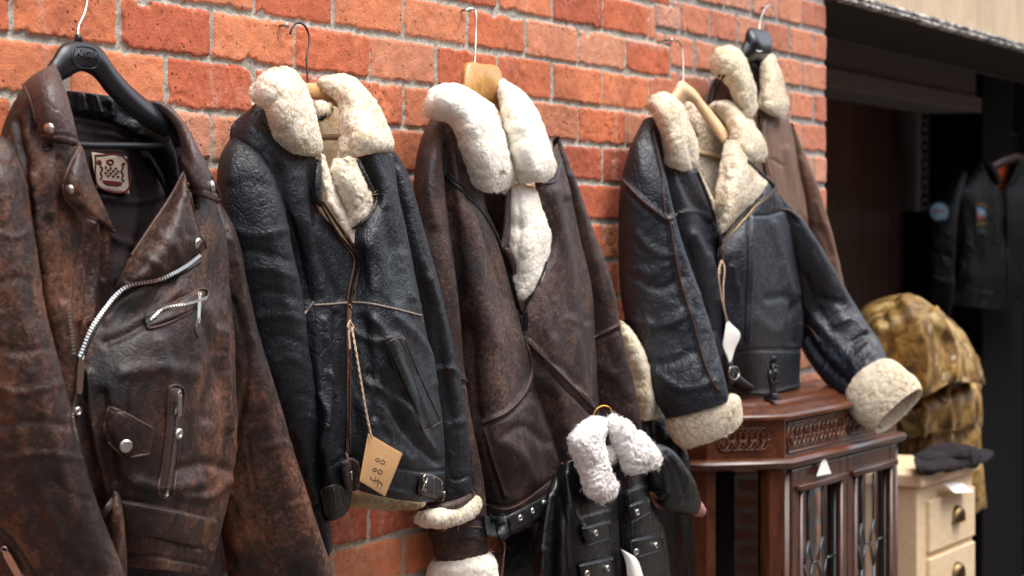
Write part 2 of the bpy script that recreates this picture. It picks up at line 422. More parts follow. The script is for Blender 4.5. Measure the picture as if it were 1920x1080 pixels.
def textmesh(s, bold=0.0):
    cu = bpy.data.curves.new("t", 'FONT'); cu.body = s; cu.offset = bold; cu.resolution_u = 3
    o = bpy.data.objects.new("t", cu); COL.objects.link(o)
    me = bpy.data.meshes.new_from_object(o.evaluated_get(bpy.context.evaluated_depsgraph_get()))
    v = np.array([q.co[:] for q in me.vertices]); f = [tuple(p.vertices) for p in me.polygons]
    bpy.data.objects.remove(o); bpy.data.curves.remove(cu); bpy.data.meshes.remove(me)
    v[:, 0] -= v[:, 0].min(); v[:, 1] -= v[:, 1].min(); v[:, 0] /= v[:, 0].max(); v[:, 1] /= v[:, 1].max()
    return v, f
def surftext(name, s, quad, surf, m, parent, off=.001, bold=0.0, th=.0006):
    """quad px: bl, br, tr, tl"""
    v, f = textmesh(s, bold); bl, br, tr, tl = [np.array(q, float) for q in quad]
    q = (bl * (1 - v[:, :1]) + br * v[:, :1]) * (1 - v[:, 1:2]) + (tl * (1 - v[:, :1]) + tr * v[:, :1]) * v[:, 1:2]
    p, n = surf.hits(q); o = mk(name, p + n * off, f, m, parent, False)
    md = o.modifiers.new("s", 'SOLIDIFY'); md.thickness = th; md.offset = 0; return o
# ------------------------------------------------------------------ materials
def lin(h):
    h = h.lstrip('#'); c = [int(h[i:i+2], 16) / 255 for i in (0, 2, 4)]
    return tuple(x / 12.92 if x <= .04045 else ((x + .055) / 1.055) ** 2.4 for x in c) + (1,)
class NM:
    def __init__(s, name):
        s.m = bpy.data.materials.new(name); s.m.use_nodes = True; s.t = s.m.node_tree; s.b = s.t.nodes["Principled BSDF"]
    def n(s, k, **kw):
        x = s.t.nodes.new(k)
        for a, b in kw.items():
            if a.startswith('i_'): x.inputs[a[2:].replace('_', ' ')].default_value = b
            else: setattr(x, a, b)
        return x
    def l(s, a, b): s.t.links.new(a, b); return s
    def coord(s, scale=(1, 1, 1), which='Object'):
        c = s.n('ShaderNodeTexCoord'); mp = s.n('ShaderNodeMapping'); mp.inputs['Scale'].default_value = scale
        s.l(c.outputs[which], mp.inputs[0]); return mp.outputs[0]
    def noise(s, vec, scale, detail=4, rough=.5, dist=0.0):
        x = s.n('ShaderNodeTexNoise'); x.inputs['Scale'].default_value = scale; x.inputs['Detail'].default_value = detail
        x.inputs['Roughness'].default_value = rough; x.inputs['Distortion'].default_value = dist
        if vec is not None: s.l(vec, x.inputs['Vector'])
        return x.outputs['Fac']
    def voro(s, vec, scale, feat='F1', dist=True):
        x = s.n('ShaderNodeTexVoronoi', feature=feat); x.inputs['Scale'].default_value = scale
        s.l(vec, x.inputs['Vector']); return x.outputs['Distance'] if dist else x.outputs['Color']
    def ramp(s, fac, stops, interp='LINEAR'):
        x = s.n('ShaderNodeValToRGB'); x.color_ramp.interpolation = interp
        cr = x.color_ramp
        while len(cr.elements) < len(stops): cr.elements.new(.5)
        for e, (p, c) in zip(cr.elements, stops):
            e.position = p; e.color = c if isinstance(c, tuple) else (c, c, c, 1)
        s.l(fac, x.inputs[0]); return x.outputs[0]
    def mix(s, fac, a, b, mode='MIX'):
        x = s.n('ShaderNodeMix', data_type='RGBA', blend_type=mode)
        for sock, v in ((x.inputs[0], fac), (x.inputs[6], a), (x.inputs[7], b)):
            if hasattr(v, 'is_linked'): s.l(v, sock)
            else: sock.default_value = v
        return x.outputs[2]
    def math(s, op, a, b=0.0):
        x = s.n('ShaderNodeMath', operation=op)
        for sock, v in ((x.inputs[0], a), (x.inputs[1], b)):
            if hasattr(v, 'is_linked'): s.l(v, sock)
            else: sock.default_value = v
        return x.outputs[0]
    def bump(s, h, strength=.5, dist=.002, prev=None):
        x = s.n('ShaderNodeBump'); x.inputs['Strength'].default_value = strength; x.inputs['Distance'].default_value = dist
        s.l(h, x.inputs['Height'])
        if prev is not None: s.l(prev, x.inputs['Normal'])
        return x.outputs[0]
    def warp(s, vec, scale, amt):
        x = s.n('ShaderNodeTexNoise'); x.inputs['Scale'].default_value = scale; x.inputs['Detail'].default_value = 3; s.l(vec, x.inputs['Vector'])
        y = s.n('ShaderNodeVectorMath', operation='MULTIPLY_ADD'); s.l(x.outputs['Color'], y.inputs[0]); y.inputs[1].default_value = (amt,) * 3; s.l(vec, y.inputs[2]); return y.outputs[0]
    def set(s, **k):
        for a, v in k.items():
            sock = s.b.inputs[a.replace('_', ' ')]
            if hasattr(v, 'is_linked'): s.l(v, sock)
            else: sock.default_value = v
        return s
def flat(name, hexc, rough=.5, metal=0.0, bump=None, spec=.5, var=.0):
    n = NM(name); c = lin(hexc); n.set(Base_Color=c, Roughness=rough, Metallic=metal, Specular_IOR_Level=spec)
    v = n.coord()
    if var:
        f = n.noise(v, 30, 5, .6); n.set(Base_Color=n.mix(f, tuple(x * (1 - var) for x in c[:3]) + (1,), tuple(min(1, x * (1 + var)) for x in c[:3]) + (1,)))
    if bump: n.set(Normal=n.bump(n.noise(v, bump[0], 5, .6), bump[1], .002))
    return n.m
def leather(name, base, mid, wear, wearlo=.52, wearhi=.7, rough=(.38, .55), grain=260, crease=55, cb=.55, gb=.25, streak=(1, 1, .5), spec=.5, speck=0.0, edge=None, wb=.45):
    n = NM(name); v = n.coord(); vs = n.coord(streak)
    wv = n.warp(v, 22, .035)
    big = n.noise(vs, 5.5, 5, .62, .6); med = n.noise(vs, 24, 6, .7, .8); fine = n.noise(v, 150, 5, .75)
    f1 = n.math('ADD', n.math('MULTIPLY', big, .62), n.math('MULTIPLY', med, .38))
    c = n.ramp(f1, [(.38, lin(base)), (.5, lin(mid))])
    f2 = n.math('ADD', n.math('MULTIPLY', f1, .72), n.math('MULTIPLY', fine, .28))
    wm = n.ramp(f2, [(wearlo, 0.0), (wearhi, 1.0)])
    c = n.mix(wm, c, lin(wear))
    if speck:
        sp = n.ramp(n.math('ADD', n.math('MULTIPLY', fine, .6), n.math('MULTIPLY', n.noise(v, 9, 4, .6), .4)), [(.52, 0.0), (.66, speck)])
        c = n.mix(sp, c, lin(edge or wear))
    cr = n.voro(wv, crease, 'DISTANCE_TO_EDGE'); crr = n.ramp(cr, [(0.0, 0.0), (.16, 1.0)])
    gr = n.voro(n.warp(v, 90, .01), grain, 'F1')
    wr = n.noise(n.warp(vs, 9, .05), 34, 7, .66, .35)
    dk = n.ramp(cr, [(0.0, .6), (.05, 1.0)])
    c = n.mix(.5, c, dk, 'MULTIPLY')
    cr2 = n.ramp(n.voro(n.warp(n.coord((1, 1, .6)), 30, .03), crease * .45, 'DISTANCE_TO_EDGE'), [(0.0, 0.0), (.09, 1.0)]); cm = n.math('ADD', n.math('MULTIPLY', crr, n.ramp(med, [(.4, .2), (.58, 1.0)])), n.math('MULTIPLY', cr2, n.ramp(big, [(.42, .1), (.56, 1.6)]))); b1 = n.bump(wr, wb, .006); b2 = n.bump(cm, cb, .0012, b1); b3 = n.bump(gr, gb, .0009, b2)
    rr = n.ramp(med, [(.3, rough[0]), (.7, rough[1])])
    n.set(Base_Color=c, Roughness=rr, Normal=b3, Specular_IOR_Level=spec); return n.m
def fleece(name, hi, lo, scale=95, bs=.8, sub=.0, crk=.85, lo2=None):
    n = NM(name); v = n.coord(); wv = n.warp(v, 60, .012)
    a = n.noise(wv, scale, 5, .7, 1.2); b = n.voro(wv, scale * .9, 'SMOOTH_F1'); d = n.noise(v, 14, 4, .6)
    f = n.math('ADD', n.math('MULTIPLY', a, .5), n.math('MULTIPLY', d, .5))
    c = n.ramp(f, [(.36, lin(lo)), (.58, lin(hi))])
    ck = n.voro(n.warp(v, 35, .03), scale * .75, 'DISTANCE_TO_EDGE'); c = n.mix(n.ramp(n.math('ADD', ck, n.math('MULTIPLY', d, .25)), [(.10, crk), (.22, 0.0)]), c, lin(lo2 or lo))  # tan shade between the curls is painted into the wool colour
    n1 = n.bump(a, bs * .6, .004); n2 = n.bump(b, bs * .5, .003, n1)
    n.set(Base_Color=c, Roughness=.95, Normal=n2, Specular_IOR_Level=.1, Sheen_Weight=.25, Sheen_Roughness=.6)
    if sub: n.set(Subsurface_Weight=sub, Subsurface_Radius=(.01, .007, .005), Subsurface_Scale=.6)
    return n.m
def wood(name, dark, lightc, rough=.45, scale=(3, 14, 14), bs=.2, ring=10, coat=0.0):
    n = NM(name); v = n.coord(scale); a = n.noise(v, 4.0, 6, .65, 2.2); b = n.noise(v, 22, 4, .7, .4)
    c = n.ramp(n.math('ADD', n.math('MULTIPLY', a, .7), n.math('MULTIPLY', b, .3)), [(.34, lin(dark)), (.62, lin(lightc))])
    n.set(Base_Color=c, Roughness=rough, Normal=n.bump(b, bs, .001), Coat_Weight=coat, Coat_Roughness=.2); return n.m

M = {}
M['brown'] = leather('distressed_brown_leather', '#0c090a', '#32211c', '#7d5138', .50, .62, (.42, .56), 260, 60, .3, .3, (1, 1, .75), .42)
M['brown_collar'] = leather('brown_collar_leather', '#2c1f1d', '#463532', '#6f5548', .54, .7, (.36, .5), 260, 90, .28, .35, spec=.45)
M['black'] = leather('black_leather', '#0a0e13', '#131920', '#383f47', .55, .70, (.40, .54), 280, 100, .42, .45, (1, 1, .95), .5, wb=.6)
M['black4'] = leather('navy_black_leather', '#0a0e15', '#111823', '#343c47', .57, .73, (.36, .5), 230, 95, .42, .45, (1, 1, 1), .55, wb=.55)
M['dkbrown'] = leather('dark_brown_leather', '#1a1213', '#2f2322', '#644b3e', .5, .64, (.46, .6), 300, 130, .15, .45, (1, 1, .95), .42, .6, '#76584a', wb=.35)
M['taupe'] = leather('taupe_suede', '#614a3f', '#785c4d', '#927667', .55, .75, (.6, .75), 260, 40, .2, .3, (1, 1, .4), .3)
M['toy'] = leather('glossy_black_leather', '#08090c', '#0c0e12', '#16191e', .65, .9, (.22, .34), 160, 30, .15, .1, (1, 1, 1), .5)
M['trim'] = leather('worn_trim_leather', '#16181d', '#25272a', '#5d554e', .52, .66, (.4, .55), 260, 110, .3, .4)
M['pipe'] = flat('pale_piping', '#7d6f66', .6, 0, (300, .5), .4, .35)
M['pipedark'] = flat('dark_piping', '#26211f', .5, 0, (300, .4), .4, .3)
M['pipebrown'] = flat('brown_piping', '#4a332a', .5, 0, (300, .4), .4, .3)
M['lining'] = leather('quilted_lining_cloth', '#1c1517', '#2a2022', '#3a2e2f', .6, .9, (.7, .85), 600, 70, .2, .3, (1, 1, 1), .2)
M['fleece2'] = fleece('cream_fleece', '#ede3d0', '#ddcfb2', 90, lo2='#b59b74')
M['fleece2b'] = fleece('tan_fleece', '#cfb992', '#a88a5c', 90)
M['fleece3'] = fleece('white_fleece', '#f4efe4', '#ebe3d2', 90, crk=.4, lo2='#cab896')
M['fleece4'] = fleece('oatmeal_fleece', '#e4d8c2', '#cdbb9c', 95, lo2='#a08866')
M['fleece5'] = fleece('sand_fleece', '#e6dbc3', '#cdbb98', 95, lo2='#a58d68')
M['fluff'] = fleece('white_fluff', '#f4f1ee', '#e4dcd6', 70)
M['steel'] = flat('steel', '#c9c9c6', .28, 1.0, (200, .1))
M['nickel'] = flat('nickel', '#b9b5ab', .3, 1.0, (300, .15))
M['snap'] = flat('snap_metal', '#d8d4cc', .32, 1.0)
M['brass'] = flat('brass', '#b98a45', .32, 1.0, (200, .1), .5, .2)
M['antique'] = flat('antique_brass_teeth', '#8a7458', .4, 1.0)
M['gun'] = flat('gunmetal', '#3c3c3f', .38, 1.0)
M['plastic'] = flat('black_plastic', '#17191d', .32, 0, (60, .04))
M['wood_hanger'] = wood('light_hanger_wood', '#b98652', '#d8aa74', .4, (8, 8, 30))
M['wood_hanger2'] = wood('golden_hanger_wood', '#9c6a2f', '#c2924f', .35, (20, 20, 6))
M['wood_hanger3'] = wood('pale_hanger_wood', '#cfa477', '#e8c99c', .45, (14, 14, 8))
M['kraft'] = flat('kraft_card', '#a9835a', .8, 0, (400, .3), .2, .1)
M['paper'] = flat('white_paper', '#e4e0da', .7, 0, None, .3, .04)
M['string'] = flat('pale_string', '#c3a58c', .85, 0, (900, .6), .2, .25)
M['ink'] = flat('pen_ink', '#5a4a3e', .6)
M['label'] = flat('cream_woven_label', '#b9a997', .9, 0, (500, .6), .1, .2)
M['labelred'] = flat('maroon_thread', '#6a2f33', .9, 0, (500, .5), .1)
M['mahog'] = wood('mahogany', '#210f08', '#5a3019', .3, (10, 10, 2.2), .25, 10, .2)
M['mahogh'] = wood('mahogany_long_grain', '#27120a', '#66371d', .3, (2.2, 10, 12), .25, 10, .2)
M['pine'] = wood('cream_painted_pine', '#d3b48c', '#e6cfab', .5, (2.5, 10, 16), .1)
M['lead'] = flat('lead_came', '#54585c', .45, .9)
M['glass'] = None
def glassm(name, tint, gl=.12, rough=.02):
    n = NM(name); t = n.t; t.nodes.remove(n.b); out = t.nodes['Material Output']
    tr = n.n('ShaderNodeBsdfTransparent'); tr.inputs[0].default_value = tint
    g = n.n('ShaderNodeBsdfGlossy'); g.inputs['Roughness'].default_value = rough
    fr = n.n('ShaderNodeFresnel'); fr.inputs[0].default_value = 1.5
    f = n.math('ADD', fr.outputs[0], gl * .3); mx = n.n('ShaderNodeMixShader')
    n.l(f, mx.inputs[0]); n.l(tr.outputs[0], mx.inputs[1]); n.l(g.outputs[0], mx.inputs[2]); n.l(mx.outputs[0], out.inputs[0]); return n.m
M['glass'] = glassm('clear_glass', (.93, .95, .94, 1)); M['amber'] = glassm('amber_glass', (.95, .66, .25, 1)); M['blueg'] = glassm('blue_glass', (.2, .32, .5, 1)); M['pinkg'] = glassm('pale_pink_glass', (.9, .72, .66, 1))
# ------------------------------------------------------------------ the brick wall
XC = 5.735
def wall_material():
    n = NM('old_red_brick'); v = n.coord()
    at = lambda a: n.n('ShaderNodeAttribute', attribute_name=a).outputs['Fac']
    br, tone, rep, eff = at('brick'), at('tone'), at('repair'), at('bloom')
    f1 = n.noise(v, 20, 5, .65, .5); f2 = n.noise(v, 75, 5, .75); f3 = n.noise(v, 300, 4, .7); f0 = n.noise(v, 4, 3, .5)
    tt = n.math('ADD', n.math('MULTIPLY', tone, .62), n.math('MULTIPLY', n.math('ADD', f1, f2), .24))
    c = n.ramp(tt, [(.2, lin('#98503b')), (.34, lin('#b86045')), (.46, lin('#cd724d')), (.62, lin('#d8845c')), (.78, lin('#d09478')), (.95, lin('#bf8f7b'))])
    c = n.mix(n.ramp(rep, [(0, 0.0), (1, .45)]), c, lin('#c48f78'))
    pits = n.ramp(n.voro(n.warp(v, 40, .01), 80, 'F1'), [(.13, 1.0), (.22, 0.0)]); pm = n.ramp(f1, [(.42, .05), (.6, .9)])
    c = n.mix(n.math('MULTIPLY', pits, pm), c, lin('#4a1c12'))
    wh = n.ramp(n.math('ADD', n.math('MULTIPLY', f2, .6), n.math('MULTIPLY', eff, .5)), [(.52, 0.0), (.72, .7)])
    c = n.mix(wh, c, lin('#d8b9a6'))
    st = n.ramp(n.math('ADD', n.math('MULTIPLY', n.noise(n.coord((1, 1, .35)), 7, 5, .7, .8), .7), n.math('MULTIPLY', f2, .3)), [(.55, 0.0), (.68, .5)]); c = n.mix(st, c, lin('#d9b7a2'))
    so = n.ramp(n.noise(n.coord((1, 1, .6)), 2.6, 5, .65, .5), [(.5, 0.0), (.68, .45)]); c = n.mix(so, c, lin('#7a4334'))
    mo = n.ramp(n.math('ADD', n.math('MULTIPLY', f3, .5), n.math('MULTIPLY', f2, .5)), [(.35, lin('#948c80')), (.6, lin('#c2baac'))])
    mo = n.mix(rep, mo, lin('#9b9690'))
    bm_ = n.ramp(n.math('ADD', br, n.math('MULTIPLY', n.math('SUBTRACT', f3, .5), .35)), [(.42, 0.0), (.56, 1.0)])
    c = n.mix(bm_, mo, c)
    b1 = n.bump(f2, .5, .004); b2 = n.bump(f3, .55, .002, b1); b3 = n.bump(n.math('MULTIPLY', n.math('MULTIPLY', pits, pm), -1), .7, .002, b2)
    n.set(Base_Color=c, Roughness=.85, Normal=b3, Specular_IOR_Level=.25); return n.m
M['brick'] = wall_material()
def hash2(i, j, s=0):
    return _h(i.astype(np.int64) + 311 * s, j.astype(np.int64) + 77, np.full_like(i.astype(np.int64), 5 + s)).astype(float)
def brickfield(X, Z):
    p = np.stack([X, X * 0 + .37, Z], -1)
    wx = fbm(p * 38, 2) * .0016 + fbm(p * 110, 3) * .0013; wz = fbm(p * 38 + 50, 2) * .0016 + fbm(p * 110 + 90, 3) * .0013
    rep0 = 4.64 + (hash2(np.floor((Z - 1.861) / .075), np.zeros_like(Z)) - .5) * .05 + .09 * (np.floor((Z - 1.861) / .075) % 2)
    rep = (X > rep0).astype(float)
    base = 1.861 + .024 * rep
    j = np.floor((Z - base) / .075); fz = (Z - base) - j * .075
    # uneven laying of each course
    pit = np.where(rep > 0, .172, .2329); off = np.where(j % 2 == 0, 2.755, 2.755 + .1165)
    off = np.where(rep > 0, XC - .172 * (.5 + .5 * (j % 2)) * 1.0, off)
    i = np.floor((X - off) / pit); jit = (hash2(i, j, 3) - .5) * .008
    fx = X - off - i * pit - jit * 0
    ed = .0050 + np.where(rep > 0, .0022, 0.0)
    dl = np.minimum(fx, pit - fx) - ed + wx + (hash2(i, j, 4) - .5) * .003; dz = np.minimum(fz, .075 - fz) - ed + wz + (hash2(i, j, 5) - .5) * .003
    dr = X - rep0
    dl = np.where(rep > 0, np.minimum(dl, dr - .006), np.minimum(dl, -dr - .004))
    dl = np.where(X > XC - .01, np.maximum(dl, .004), dl)
    k = .0018
    d = -np.log(np.exp(-dl / k) + np.exp(-dz / k)) * k          # rounded corner distance
    chip = (fbm(p * 22 + 7, 3) - .7).clip(0, 1) * .014 * (d < .012)
    d = d - chip
    d = d + fbm(p * 200, 2) * .0009; m = (d / .003 + .5).clip(0, 1); m = m * m * (3 - 2 * m)
    lay = (hash2(i, j, 6) - .5) * .006
    h = m * (.0034 + lay * .4) + m * (fbm(p * 45, 4) * .0011) + (1 - m) * (fbm(p * 120, 3) * .0016) - (1 - m) * .001
    h -= m * ((.35 - np.abs(vnoise(p * 60 + 3))) .clip(0, 1) * (fbm(p * 9 + 70, 2) > .35) * .004)
    tone = hash2(i, j, 8) * .75 + hash2(i, j, 9) * .25
    bloom = ((1 - ((.075 - fz) / .03).clip(0, 1)) * (hash2(i, j, 10) > .7) * .7 + (hash2(i, j, 11) > .9) * .22).clip(0, 1)
    return h, m, tone, rep, bloom
def build_wall():
    xs = np.concatenate([np.arange(-4.0, 2.3, .03), np.arange(2.3, XC + .0015, .0032)]); xs[-1] = XC
    zs = np.concatenate([np.arange(0.0, 1.02, .015), np.arange(1.02, 2.28, .0032), np.arange(2.285, 4.2, .015)])
    X, Z = np.meshgrid(xs, zs); h, m, tone, rep, bloom = brickfield(X, Z)
    v = np.stack([X, -h, Z], -1); nv, nu = X.shape
    V = [v.reshape(-1, 3)]; Fc = [gfaces(nv, nu, flip=True)]
    # the jamb and the back of the wall
    idx = np.arange(nv) * nu + nu - 1
    jb = np.stack([np.full(nv, XC), np.full(nv, .34), zs], -1); b2 = np.stack([np.full(nv, -4.0), np.full(nv, .34), zs], -1)
    o1 = nv * nu; o2 = o1 + nv; V += [jb, b2]; r = np.arange(nv - 1)
    Fc.append(np.stack([idx[:-1], o1 + r, o1 + r + 1, idx[1:]], 1)); Fc.append(np.stack([o1 + r, o2 + r, o2 + r + 1, o1 + r + 1], 1))
    z0 = np.zeros(2 * nv); at = lambda a, q: np.concatenate([a.ravel(), np.full(2 * nv, q)])
    o = mk('brick_wall', np.concatenate(V), np.concatenate(Fc), M['brick'], None, True, attrs={'brick': at(m, 1.), 'tone': at(tone, .4), 'repair': at(rep, .6), 'bloom': at(bloom, 0.)})
    tag(o, 'weathered orange red brick wall with grey mortar behind the hanging jackets', 'wall')
build_wall()

# ------------------------------------------------------------------ ground, street
def ground():
    n = NM('worn_paving'); v = n.coord(); f = n.noise(v, 3, 6, .7); g = n.noise(v, 40, 4, .7)
    n.set(Base_Color=n.ramp(n.math('ADD', n.math('MULTIPLY', f, .6), n.math('MULTIPLY', g, .4)), [(.3, lin('#3d3b38')), (.7, lin('#66625c'))]), Roughness=.9, Normal=n.bump(g, .4, .01))
    s = 60; k = 24; q = np.linspace(-s, s, k); X, Y = np.meshgrid(q, q)
    o = mk('pavement', np.stack([X, Y, X * 0], -1), gfaces(k, k, flip=True), n.m, None, False); o['kind'] = 'structure'
ground()

# ------------------------------------------------------------------ garage opening right of the wall
M['fascia'] = None
n = NM('stained_render'); v = n.coord((1, 1, .5)); f = n.noise(v, 5, 6, .7, .6); g = n.noise(v, 60, 4, .7)
n.set(Base_Color=n.ramp(n.math('ADD', n.math('MULTIPLY', f, .7), n.math('MULTIPLY', g, .3)), [(.3, lin('#a8937a')), (.65, lin('#d2bc9c'))]), Roughness=.9, Normal=n.bump(g, .3, .004)); M['fascia'] = n.m
n = NM('peeling_painted_steel'); v = n.coord((3, 1, 6)); f = n.noise(v, 9, 6, .75, 1.0)
n.set(Base_Color=n.ramp(f, [(.44, lin('#1d1815')), (.5, lin('#6b6660')), (.56, lin('#d6d2ca'))]), Roughness=.6); M['peel'] = n.m
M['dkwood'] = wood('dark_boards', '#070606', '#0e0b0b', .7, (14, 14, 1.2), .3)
M['dkwood2'] = wood('dark_red_boards', '#54403a', '#7a6055', .7, (14, 14, 1.2), .3)
for k_ in ('dkwood', 'dkwood2'): M[k_].node_tree.nodes['Principled BSDF'].inputs['Specular IOR Level'].default_value = .12
M['darkplaster'] = flat('dark_plaster', '#322c2b', .9, 0, (30, .5), .2, .25)  # dark base colour with slight random variation
M['plaster'] = flat('grey_plaster', '#5c5454', .9, 0, (12, .4), .2, .2)  # grey base colour, varied a little at random
M['shutter'] = flat('grey_painted_beam', '#5f5855', .75, 0, (20, .3), .3, .3)
M['chainm'] = flat('rusty_chain', '#4a4038', .6, .6)
t = thing('garage_opening', 'dark open garage doorway under a stained beige lintel, right of the brick wall', 'garage', (XC, 0, 0))
mb = MB(); mb.box((XC + .004, -.035, 2.215), (11.5, .34, 4.2)); autosmooth(mb.build('lintel', M['fascia'], t, False))
# peeling painted steel angle under the lintel
k = 900; xs = np.linspace(XC + .006, 11.5, k); e = fbm(np.stack([xs * 14, xs * 0, xs * 0], -1), 4)
V = []
for y_, z_, a_ in ((-.034, 2.212, .0005), (-.046, 2.211, .0012), (-.047, 2.203, .001), (-.040, 2.201, .001), (-.040, 2.198, .001), (-.050, 2.197, .001), (-.050, 2.189, .0014), (-.03, 2.187, .001)):
    V.append(np.stack([xs, y_ + e * a_, z_ + e * a_], -1))
mk('lintel_angle', np.array(V).reshape(-1, 3), gfaces(8, k), M['peel'], t)
mb = MB(); mb.box((XC + .006, -.034, 2.189), (11.5, .34, 2.214)); mb.build('soffit', M['darkplaster'], t, False)
mb = MB(); mb.box((XC + .01, .345, 2.19), (11.5, .36, 2.75)); 
mb.box((XC - .3, .42, 2.06), (8.66, .62, 2.3), .01); mb.box((XC - .3, .40, 2.06), (8.66, .418, 2.115), .003); mb.build('roller_box', M['shutter'], t, False)
mb = MB(); mb.box((XC + .9, .408, 2.125), (XC + 1.13, .418, 2.19), .001); mb.build('notice', flat('blue_notice', '#2c3c66', .6), t, False)
mb = MB(); mb.box((9.85, .72, 0), (10.35, .95, 2.5), .01); mb.build('post', M['dkwood'], t, False)
mb = MB(); mb.box((-4, 3.4, 0), (16, 3.5, 3.2)); mb.box((15.9, -3, 0), (16, 3.4, 3.2)); mb.build('back_wall', M['darkplaster'], t, False)
mb = MB(); mb.box((-4, .345, 2.8), (16, 3.4, 2.9)); mb.build('ceiling', M['darkplaster'], t, False)
mb = MB(); mb.box((-4, .36, 0), (-3.9, 3.4, 2.8)); mb.build('side_wall', M['darkplaster'], t, False)
mb = MB()
x = 9.0
while x < 10.2:
    mb.box((x, 1.1 + random.random() * .006, 0), (x + .145, 1.13, 2.4), .004); x += .15
mb.build('plank_screen', M['dkwood2'], t, False)
mb = MB(); mb.box((10.2, 1.2, 0), (11.6, 1.3, 2.6), .004); mb.build('plaster_panel', M['plaster'], t, False)
mb = MB(); mb.box((9.98, .98, 0), (10.2, 1.1, 1.72), .01); mb.build('dark_door_edge', M['dkwood'], t, False)
# black boarded leaf at the right
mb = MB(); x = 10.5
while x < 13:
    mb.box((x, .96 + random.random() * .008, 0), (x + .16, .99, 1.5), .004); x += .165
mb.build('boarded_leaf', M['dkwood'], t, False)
def chain(x, y, z0, z1, sag=None, label=''):
    mb = MB(); L = .05; 
    pts = np.array([[x, y, z] for z in np.arange(z1, z0, -L * .74)]) if sag is None else spline(np.array(sag), 400)
    if sag is not None:
        c = np.concatenate([[0], np.cumsum(np.linalg.norm(np.diff(pts, axis=0), axis=1))]); e = np.arange(0, c[-1], L * .74); pts = np.stack([np.interp(e, c, pts[:, j]) for j in range(3)], 1)
    d = np.gradient(pts, axis=0); d /= np.linalg.norm(d, axis=1, keepdims=True)
    for i, (p, q) in enumerate(zip(pts, d)):
        a = np.cross(q, [.6, .8, 0]) if i % 2 else np.cross(q, [.8, -.6, .1]); a /= np.linalg.norm(a)
        an = np.linspace(0, 2 * math.pi, 15)
        mb.tube(p + q * np.cos(an)[:, None] * L * .5 + a * np.sin(an)[:, None] * L * .3, .0052, 6)
    o = mb.build('chain', M['chainm']); tag(o, label, 'chain', 'chains in the garage'); return o
chain(9.97, 1.0, 1.64, 2.25, None, 'long rusty chain hanging straight down in the dark garage beside the bomber jacket')
chain(0, 0, 0, 0, [(10.2, 1.0, 2.2), (10.22, 1.0, 2.08), (10.3, 1.0, 2.0), (10.42, 1.0, 1.98), (10.5, 1.0, 2.1)], 'short chain hanging in a loop from the garage roller beam')
chain(9.57, 1.0, 1.93, 2.2, None, 'faint chain hanging before the dark plank screen in the garage')


# unseen brick building added behind the camera to shape light and reflections
n = NM('lane_brick'); bt = n.n('ShaderNodeTexBrick'); n.l(n.coord((1, 1, 1)), bt.inputs['Vector']); bt.inputs['Scale'].default_value = 1.0
mp = n.n('ShaderNodeMapping'); tc = n.n('ShaderNodeTexCoord'); mp.inputs['Rotation'].default_value = (math.pi / 2, 0, 0); n.l(tc.outputs['Object'], mp.inputs[0]); n.l(mp.outputs[0], bt.inputs['Vector'])
bt.inputs['Color1'].default_value = lin('#a85c40'); bt.inputs['Color2'].default_value = lin('#c07858'); bt.inputs['Mortar'].default_value = lin('#b5ada0'); bt.inputs['Brick Width'].default_value = .23; bt.inputs['Row Height'].default_value = .075; bt.inputs['Mortar Size'].default_value = .01
n.l(bt.outputs['Color'], n.b.inputs['Base Color']); n.set(Roughness=.9); M['farbrick'] = n.m
t = thing('added_building', 'unseen red brick building added behind the camera for its light and reflections', 'building', (4, -7.5, 0))
mb = MB(); mb.box((-8, -8.0, 0), (18, -6.2, 4.2)); mb.build('wall', M['farbrick'], t, False)
mb = MB(); mb.box((-8.2, -8.2, 4.2), (18.2, -6.0, 4.4)); mb.build('parapet', M['farbrick'], t, False)
for wx in range(-6, 15, 3):
    for wz in (.9,):
        mb = MB(); mb.box((wx, -6.2, wz), (wx + 1.1, -6.17, wz + 1.5)); w_ = mb.build('window', M['shutter'], t, False)
        mb = MB(); mb.box((wx + .06, -6.168, wz + .06), (wx + 1.04, -6.165, wz + 1.44)); mb.build('pane', M['gun'], w_, False)
